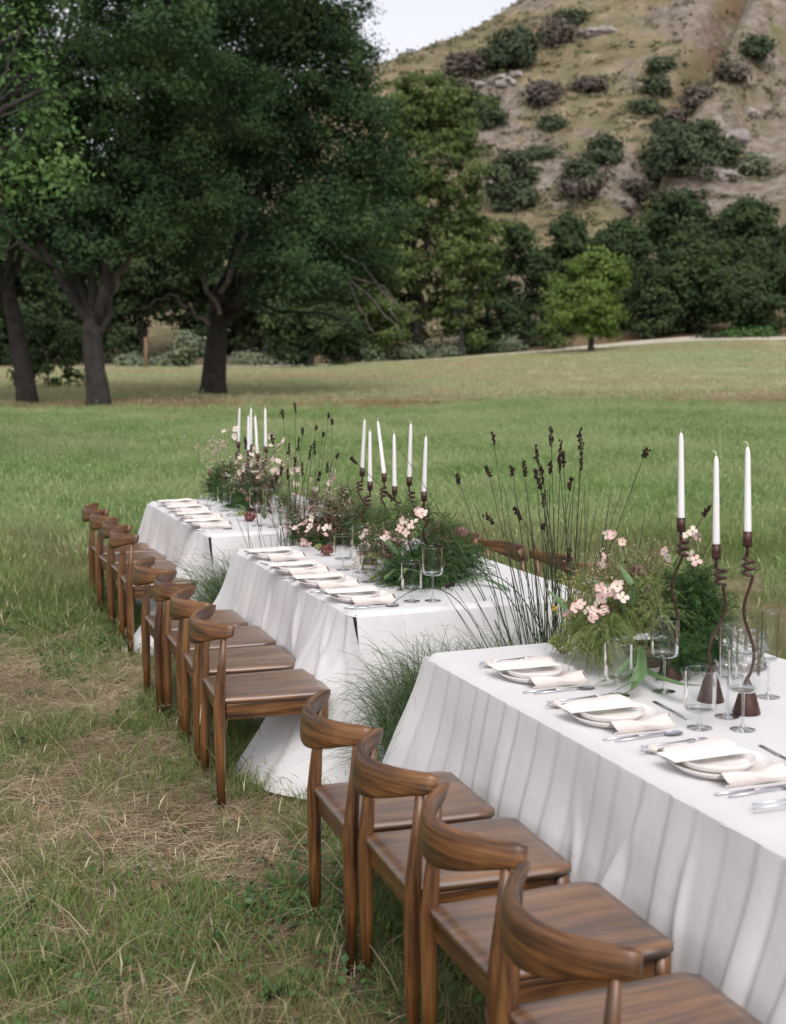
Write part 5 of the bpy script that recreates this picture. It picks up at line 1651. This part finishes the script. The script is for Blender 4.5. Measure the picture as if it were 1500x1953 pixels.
# a sprig lying on the open part of each table end
# ------------------------------------------------------------------ rushes and fine grasses in the gaps
def rushes(label, base, tips, extra, spread, w, seed, headlen):
    rg = np.random.default_rng(seed)
    root = thing('rush_clump', label, 'rushes', base, 0, None)
    st = MB()
    def stem(b, c, tip, r):
        q = bez(b, c, tip, 16)
        V, F = tube(q, np.linspace(r, r * 0.45, 16), 5)
        st.add(V, F, 0, rg.random())
        return q
    for (px, py, s, head, bow) in tips:
        tip = on_s(px, py, s)
        b = base + np.array([rg.normal() * spread[0], rg.normal() * spread[1], 0])
        c = (b + tip) / 2 + np.array([0, 0, 0.10]) + np.array(bow)
        if tip[2] < 1.0: c[2] += 0.35
        q = stem(b, c, tip, w * rg.uniform(.8, 1.15))
        if head:
            d = q[-1] - q[-4]; d /= np.linalg.norm(d)
            hb = MB()
            n = 34
            L = headlen * rg.uniform(.7, 1.3) * head
            for i in range(n):
                f = i / n
                pc = q[-1] - d * L * (1 - f) + rg.normal(size=3) * 0.0042
                V, F = blob(pc, np.array([.0040, .0040, .0062]) * rg.uniform(.5, 1.4), i, .4, 1)
                hb.add(V, F, 0, rg.random())
            hb.build('seed_head', M['rush_head'], root, base)
    for i in range(extra):
        b = base + np.array([rg.normal() * spread[0], rg.normal() * spread[1], 0])
        h = rg.uniform(.75, 1.35)
        tip = b + np.array([rg.normal() * .22 + spread[2], rg.normal() * .15, h])
        stem(b, (b + tip) / 2 + np.array([rg.normal() * .03, rg.normal() * .03, .1]), tip, w * rg.uniform(.6, 1.0))
    o = st.build('stems', M['rush'], root, base); o['kind'] = 'stuff'
    return root
baseA = T(-0.44, 0.80, 0)
tipsA = [(871, 905, .55, 1, (0, 0, 0)), (929, 890, .6, 1, (0, 0, 0)), (941, 828, .7, 1.2, (-.03, 0, 0)), (976, 888, .7, 1.2, (0, 0, 0)), (999, 877, .75, 1.2, (0, 0, 0)), (1022, 848, .8, 1.4, (0, 0, 0)), (1022, 894, .7, 1, (0, 0, 0)), (1032, 888, .78, 1.2, (0, 0, 0)),
         (1051, 815, .85, 1.5, (0, 0, 0)), (1071, 840, .85, 1.6, (0, 0, 0)), (1075, 862, .8, 1.3, (0, 0, 0)), (1108, 815, .95, 1.9, (.04, 0, 0)), (1111, 845, .95, 1.6, (.04, 0, 0)), (1090, 912, .9, 1.3, (0, 0, 0)), (1028, 914, .75, 1.1, (0, 0, 0)), (1038, 940, .78, 1, (0, 0, 0)), (1066, 870, .85, 1.5, (0, 0, 0)), (1050, 880, .8, 1.2, (0, 0, 0)),
         (982, 968, .6, .9, (.1, 0, .25)), (926, 982, .55, 1, (.1, 0, .3)), (1036, 1000, .7, .5, (0, 0, 0)), (1088, 1045, .8, 1, (0, 0, 0)),
         (669, 873, .35, 1.1, (.1, 0, .12)), (761, 854, .45, 0, (.08, 0, .05)), (736, 938, .35, 1.4, (.12, 0, .2)), (790, 966, .45, 1, (.12, 0, .12)), (733, 1166, .20, 1, (.1, 0, .35)), (830, 1040, .45, 0.8, (.1, 0, .3)), (850, 1120, .4, .8, (.1, 0, .3)),
         (1234, 856, .9, .5, (0, 0, 0)), (1166, 937, .9, 0, (0, 0, 0)), (1355, 965, 1.0, 1, (0, 0, 0)), (962, 930, .65, 0, (0, 0, 0)), (905, 960, .6, 0, (0, 0, .1))]
rushes('tall dark rushes with black seed heads rising between the three-candle and six-candle tables', baseA, tipsA, 100, (.075, .09, .03), .0032, 5, .055)
baseB = T(2.42, 0.42, 0)
tipsB = [(538, 780, .55, .8, (0, 0, 0)), (564, 770, .55, .8, (0, 0, 0)), (628, 787, .9, .6, (0, 0, 0)), (634, 800, .9, .6, (.03, 0, 0)), (578, 817, .6, .8, (0, 0, 0)), (519, 828, .4, 1.2, (0, 0, 0)), (552, 845, .5, 1.6, (0, 0, 0)), (570, 835, .55, 1.6, (0, 0, 0)), (595, 850, .65, 1.4, (0, 0, 0)), (600, 842, .65, 1.4, (0, 0, 0)), (626, 880, .75, 1.3, (0, 0, 0)), (576, 882, .55, 1.2, (0, 0, 0)), (563, 873, .5, 1.2, (0, 0, 0)), (537, 882, .45, 1.1, (0, 0, 0)), (548, 893, .45, 1.2, (0, 0, 0)), (611, 901, .65, 1.2, (0, 0, 0)), (526, 904, .4, 1, (0, 0, 0)), (517, 914, .35, .8, (0, 0, 0)), (604, 812, .7, .5, (0, 0, 0)), (617, 824, .7, .5, (0, 0, 0)), (645, 865, .85, .5, (0, 0, 0)), (466, 832, .3, 1.2, (0, 0, 0))]
rushes('shorter loose rushes with brown seed spikes between the six-candle and five-candle tables', baseB, tipsB, 26, (.07, .10, .03), .0034, 6, .06)

def fine_clump(label, centres, n, rad, hmax, w, seed, lean):
    rg = np.random.default_rng(seed)
    base = np.asarray(centres[0], float)
    root = thing('ornamental_grass', label, 'grass clump', base, 0, None)
    mb = MB()
    for c in centres:
        c = np.asarray(c, float)
        m = n // len(centres)
        b = c + np.stack([rg.normal(size=m) * .06, rg.normal(size=m) * .06, np.zeros(m)], 1)
        a = rg.random(m) * 2 * math.pi
        out = rad * rg.random(m) ** .6
        h = hmax * rg.uniform(.35, 1.0, m)
        d = np.stack([np.cos(a) * out, np.sin(a) * out, np.zeros(m)], 1) + np.asarray(lean) * (out / rad)[:, None]
        tip = b + d; tip[:, 2] = np.maximum(h * rg.uniform(.35, 1.05, m), 0.03)
        ctrl = b + d * .35; ctrl[:, 2] = h * 1.35
        add_strips(mb, b, tip, ctrl, w * rg.uniform(.6, 1.2, m), 7, 0, rg.random(m))
    o = mb.build('blades', M['fine_grass'], root, base, smooth_=False); o['kind'] = 'stuff'
fine_clump('soft blue-green grass mound arching out between the three-candle and six-candle tables', [T(-.44, .16), T(-.42, .32), T(-.48, .50), T(-.42, .68), T(-.40, .95)], 9500, .46, .70, .0038, 3, -0.12 * TV - .10 * TU)
fine_clump('soft grass tuft between the six-candle and five-candle tables', [T(2.42, .06), T(2.45, .28)], 2600, .46, .68, .0045, 4, -.14 * TV)

# ------------------------------------------------------------------ weeds and dead leaves on the near grass
def weed(px, py, label, n, r, seed):
    g = on_z(px, py, 0)
    rg = np.random.default_rng(seed)
    root = thing('weed_plant', label, 'weed', g, 0, 'broad-leaved weeds in the grass')
    for i in range(n):
        a = rg.random() * 6.28
        L = r * .42 * rg.uniform(.5, 1.2)
        u = np.array([math.cos(a), math.sin(a), 0])
        el = rg.uniform(.3, 1.3)
        P = [g + np.array([0, 0, .005]), g + u * L * .35 + np.array([0, 0, L * .5 * el]), g + u * L * .75 + np.array([0, 0, L * .75 * el]), g + u * L + np.array([0, 0, L * .6 * el])]
        leaf_blade(root, g, P, L * .15, M['weed'], 'leaf', .3)
for i, (px, py, lab, n, r) in enumerate([(100, 1850, 'broad-leaved weed by the frame corner, upright leaves', 9, .16), (520, 1905, 'leafy weed before the chair legs at the bottom', 11, .15), (80, 1480, 'single-leaf weed in the straw patch', 6, .12), (60, 1735, 'low green weed patch at the frame edge', 12, .12), (60, 1330, 'dark leafy weed in the long grass', 9, .18), (275, 1495, 'small weed in the bare straw', 6, .08), (345, 1590, 'tiny weed between straw and chairs', 6, .07), (210, 1640, 'spindly weed among flattened straw', 6, .08)]):
    weed(px, py, lab, n, r, 60 + i)
for i, (px, py, lab) in enumerate([(512, 1644, 'curled pale dead leaf in the straw'), (320, 1632, 'brown dead leaf flat on the bare soil'), (190, 1594, 'small dead leaf by the grass tuft'), (300, 1692, 'buff dead leaf among dry stems'), (80, 1545, 'dead oak leaf near the frame edge'), (455, 1560, 'dead leaf by the cloth corner'), (140, 1700, 'pale curled leaf beside the weed patch'), (420, 1740, 'dead leaf in mown clippings'), (372, 1800, 'dead leaf near the lower weed'), (250, 1860, 'dead leaf in the green grass')]):
    g = on_z(px, py, .02)
    a = R_.random() * 6.28
    u = np.array([math.cos(a), math.sin(a), 0])
    o = leaf_blade(None, g, [g - u * .035, g + np.array([0, 0, .016]), g + u * .03 + np.array([0, 0, .006])], .017, M['dead_leaf'], 'dead_leaf', .5)
    o.location = g
    tag(o, lab, 'leaf', 'dead leaves on the ground')

# ------------------------------------------------------------------ grass
def tuft(n, rad, h, w, flat, curl, mat, seg=2, heads=0):
    mb = MB()
    a = RNG.random(n) * 2 * math.pi
    rr = rad * np.sqrt(RNG.random(n))
    b = np.stack([np.cos(a) * rr, np.sin(a) * rr, np.full(n, -.004)], 1)
    hh = h * RNG.uniform(.45, 1.15, n)
    a2 = RNG.random(n) * 2 * math.pi
    lean = hh * (flat + curl * RNG.random(n))
    d = np.stack([np.cos(a2) * lean, np.sin(a2) * lean, np.zeros(n)], 1)
    tip = b + d; tip[:, 2] = hh * np.maximum(.04, 1 - flat - .35 * RNG.random(n))
    ctrl = b + d * .3; ctrl[:, 2] = hh * np.maximum(.06, (1 - flat)) * .75
    add_strips(mb, b, tip, ctrl, w * RNG.uniform(.6, 1.3, n), seg)
    if heads:
        i = RNG.integers(0, n, heads)
        p = tip[i]
        add_strips(mb, p, p + np.array([0, 0, 1]) * h * .18 + RNG.normal(size=(heads, 3)) * h * .04, p + np.array([0, 0, h * .09]), w * 1.8, 2, 0, np.full(heads, 1.0), prof=[.4, 1, .2])
    return mb.mesh('tuft', mat, smooth_=False)

def gn_scatter(name, meshes, P, scale, tilt=0.12):
    col = bpy.data.collections.new(name + '_sources')
    for i, me in enumerate(meshes):
        col.objects.link(bpy.data.objects.new(f'{name}_source_{i}', me))
    n = len(P)
    me = bpy.data.meshes.new(name)
    me.vertices.add(n)
    me.vertices.foreach_set('co', np.asarray(P, np.float32).ravel())
    rot = np.stack([RNG.normal(size=n) * tilt, RNG.normal(size=n) * tilt, RNG.random(n) * 6.283], 1)
    at = me.attributes.new('rot', 'FLOAT_VECTOR', 'POINT'); at.data.foreach_set('vector', rot.astype(np.float32).ravel())
    at = me.attributes.new('scl', 'FLOAT', 'POINT'); at.data.foreach_set('value', np.asarray(scale, np.float32))
    at = me.attributes.new('idx', 'INT', 'POINT'); at.data.foreach_set('value', RNG.integers(0, len(meshes), n).astype(np.int32))
    o = link(name, me)
    o['kind'] = 'stuff'
    ng = bpy.data.node_groups.new(name, 'GeometryNodeTree')
    ng.interface.new_socket('Geometry', in_out='INPUT', socket_type='NodeSocketGeometry')
    ng.interface.new_socket('Geometry', in_out='OUTPUT', socket_type='NodeSocketGeometry')
    gi, go = ng.nodes.new('NodeGroupInput'), ng.nodes.new('NodeGroupOutput')
    iop = ng.nodes.new('GeometryNodeInstanceOnPoints')
    ci = ng.nodes.new('GeometryNodeCollectionInfo')
    ci.inputs['Collection'].default_value = col
    ci.inputs['Separate Children'].default_value = True
    ci.inputs['Reset Children'].default_value = True
    def na(nm, t):
        q = ng.nodes.new('GeometryNodeInputNamedAttribute'); q.data_type = t; q.inputs['Name'].default_value = nm
        return q.outputs['Attribute']
    iop.inputs['Pick Instance'].default_value = True
    ng.links.new(gi.outputs[0], iop.inputs['Points'])
    ng.links.new(ci.outputs[0], iop.inputs['Instance'])
    ng.links.new(na('idx', 'INT'), iop.inputs['Instance Index'])
    ng.links.new(na('rot', 'FLOAT_VECTOR'), iop.inputs['Rotation'])
    ng.links.new(na('scl', 'FLOAT'), iop.inputs['Scale'])
    ng.links.new(iop.outputs[0], go.inputs[0])
    md = o.modifiers.new('scatter', 'NODES')
    md.node_group = ng
    return o

def field(n, d0, d1, slope=0.40, power=1.0):
    """points on the ground in front of the camera, n of them between two distances"""
    d = np.sqrt(d0 ** 2 + (d1 ** 2 - d0 ** 2) * RNG.random(n) ** power)
    x = RNG.uniform(-slope, slope, n) * d
    return np.stack([x, d, height(x, d)], 1)

def outside_cloth(P, m=0.30):
    d = P - np.array([OX, OY, 0])
    t, s = d @ TU, d @ TV
    ok = np.ones(len(P), bool)
    for t0, t1 in TABLES.values():
        ok &= ~((t > t0 - m * 0.8) & (t < t1 + m * .8) & (s > -m) & (s < TW + m))
    return ok

# near: mown, patchy, straw over soil with fresh blades coming through
P = field(30000, 2.2, 13.5, 0.42, 0.9)
P = P[outside_cloth(P, .22)]
g = fbm(P[:, 0] * .9 + 3, P[:, 1] * .9, 41, 4) + 0.35 * fbm(P[:, 0] * 3, P[:, 1] * 3, 43, 2)
bias = smooth(5.6, 9.0, P[:, 1] - 1.2 * P[:, 0] - 1.0) * .55 + smooth(1.0, 2.5, P[:, 0]) * .25 + 0.10 * smooth(4.6, 3.6, P[:, 1])
keep = RNG.random(len(P)) < np.clip(0.13 + 2.4 * g + bias, 0.04, 1)
Pg = P[keep]
sc = (0.55 + 1.1 * np.clip(0.4 + 2 * g[keep], 0, 1)) * (0.75 + 0.65 * smooth(7, 12, Pg[:, 1])) * RNG.uniform(.7, 1.3, len(Pg))
gn_scatter('near_grass', [tuft(34, .075, .105, .0036, .18, .7, M['blade'], 3) for _ in range(5)] + [tuft(22, .06, .15, .0030, .1, .5, M['blade'], 3, 2) for _ in range(2)], Pg, sc)
Ps = field(30000, 2.2, 11.5, 0.42, 0.8)
Ps = Ps[outside_cloth(Ps, .22)]
gs = fbm(Ps[:, 0] * .8 + 11, Ps[:, 1] * .8, 51, 3)
ks = RNG.random(len(Ps)) < np.clip(0.75 + 2.0 * gs - smooth(8.5, 12, Ps[:, 1]) * .75, 0.05, 1)
Ps = Ps[ks]
gn_scatter('dry_straw', [tuft(26, .11, .12, .0026, .90, .6, M['straw'], 3) for _ in range(5)] + [tuft(12, .09, .17, .0022, .55, .7, M['straw'], 3) for _ in range(2)], Ps, RNG.uniform(.6, 1.3, len(Ps)), .10)

# meadow: long soft grass
P = field(19000, 9.5, 50, 0.42, 1.0)
P = P[outside_cloth(P, .3)]
P = P[RNG.random(len(P)) < (1 - smooth(40, 44, P[:, 1]) * smooth(3, -6, P[:, 0])) * (1 - smooth(38, 50, P[:, 1] + 30 * fbm(P[:, 0] / 5, P[:, 1] / 5, 71, 3)))]
P = P[RNG.random(len(P)) < smooth(8.5, 16, P[:, 1] + 7 * fbm(P[:, 0] / 1.5, P[:, 1] / 1.5, 91, 3))]
gn_scatter('meadow_grass', [tuft(60, .22, .27, .010, .12, .6, M['meadow_blade'], 2, 8) for _ in range(5)], P, RNG.uniform(.6, 1.25, len(P)) * (0.75 + .4 * fbm(P[:, 0] / 3, P[:, 1] / 3, 61, 3) + .2))
P = field(9000, 34, 58, 0.42)
g = fbm(P[:, 0] / 5, P[:, 1] / 5, 71, 3)
k = RNG.random(len(P)) < np.maximum(smooth(36, 50, P[:, 1] + g * 34), smooth(40, 44, P[:, 1] + g * 6) * smooth(3, -6, P[:, 0])) * (1 - .85 * smooth(50, 60, P[:, 1] + g * 14)) * np.clip(.6 + 2 * g, .2, 1)
P = P[k]
gn_scatter('tan_grass', [tuft(46, .30, .17, .016, .35, .7, M['tan_blade'], 2) for _ in range(4)], P, RNG.uniform(.6, 1.2, len(P)))
P = field(14000, 48, 117, 0.42)
gn_scatter('pale_grass', [tuft(40, .55, .22, .030, .2, .6, M['pale_blade'], 2) for _ in range(4)], P, RNG.uniform(.6, 1.2, len(P)))

# taller ungrazed tufts round the chair legs and the cloth hems
Q = []
for o in [o for o in bpy.data.objects if o.name.startswith('wooden_chair')]:
    c = np.array(o.location)
    n = 46
    Q.append(np.stack([c[0] + RNG.normal(size=n) * .26, c[1] + RNG.normal(size=n) * .26, np.zeros(n)], 1))
for t0, t1 in TABLES.values():
    n = int((t1 - t0) * 60)
    t = RNG.uniform(t0 - .3, t1 + .3, n)
    q = np.array([T(a, -.22 - abs(RNG.normal()) * .10) for a in t]); Q.append(q)
    n = 40
    q = np.array([T(t0 - .25 - abs(RNG.normal()) * .12, b) for b in RNG.uniform(-.3, TW, n)]); Q.append(q)
Q = np.concatenate(Q)
gn_scatter('hem_grass', [tuft(30, .07, .15, .0034, .15, .7, M['blade'], 3) for _ in range(4)], Q, RNG.uniform(.5, 1.25, len(Q)))
# single long dry stems and low round leaves in the sward
Q = field(2600, 2.3, 15, .42, .9); Q = Q[outside_cloth(Q, .3)]
gn_scatter('dry_stems', [tuft(4, .05, .34, .0026, .25, .8, M['straw'], 4, 2) for _ in range(5)], Q, RNG.uniform(.5, 1.2, len(Q)), .15)
def clover():
    mb = MB()
    n = 22
    p = np.stack([RNG.normal(size=n) * .05, RNG.normal(size=n) * .05, RNG.uniform(.008, .05, n)], 1)
    leafcards(mb, p, .011, up=1.2, aspect=.85)
    return mb.mesh('clover', M['weed'], smooth_=False)
Q = field(9000, 2.3, 11, .42, .8); Q = Q[outside_cloth(Q, .25)]
g = fbm(Q[:, 0] * 1.1 + 7, Q[:, 1] * 1.1, 81, 3)
Q = Q[RNG.random(len(Q)) < np.clip(.10 + 2.6 * g, 0, 1)]
gn_scatter('clover_patches', [clover() for _ in range(4)], Q, RNG.uniform(.7, 1.4, len(Q)))
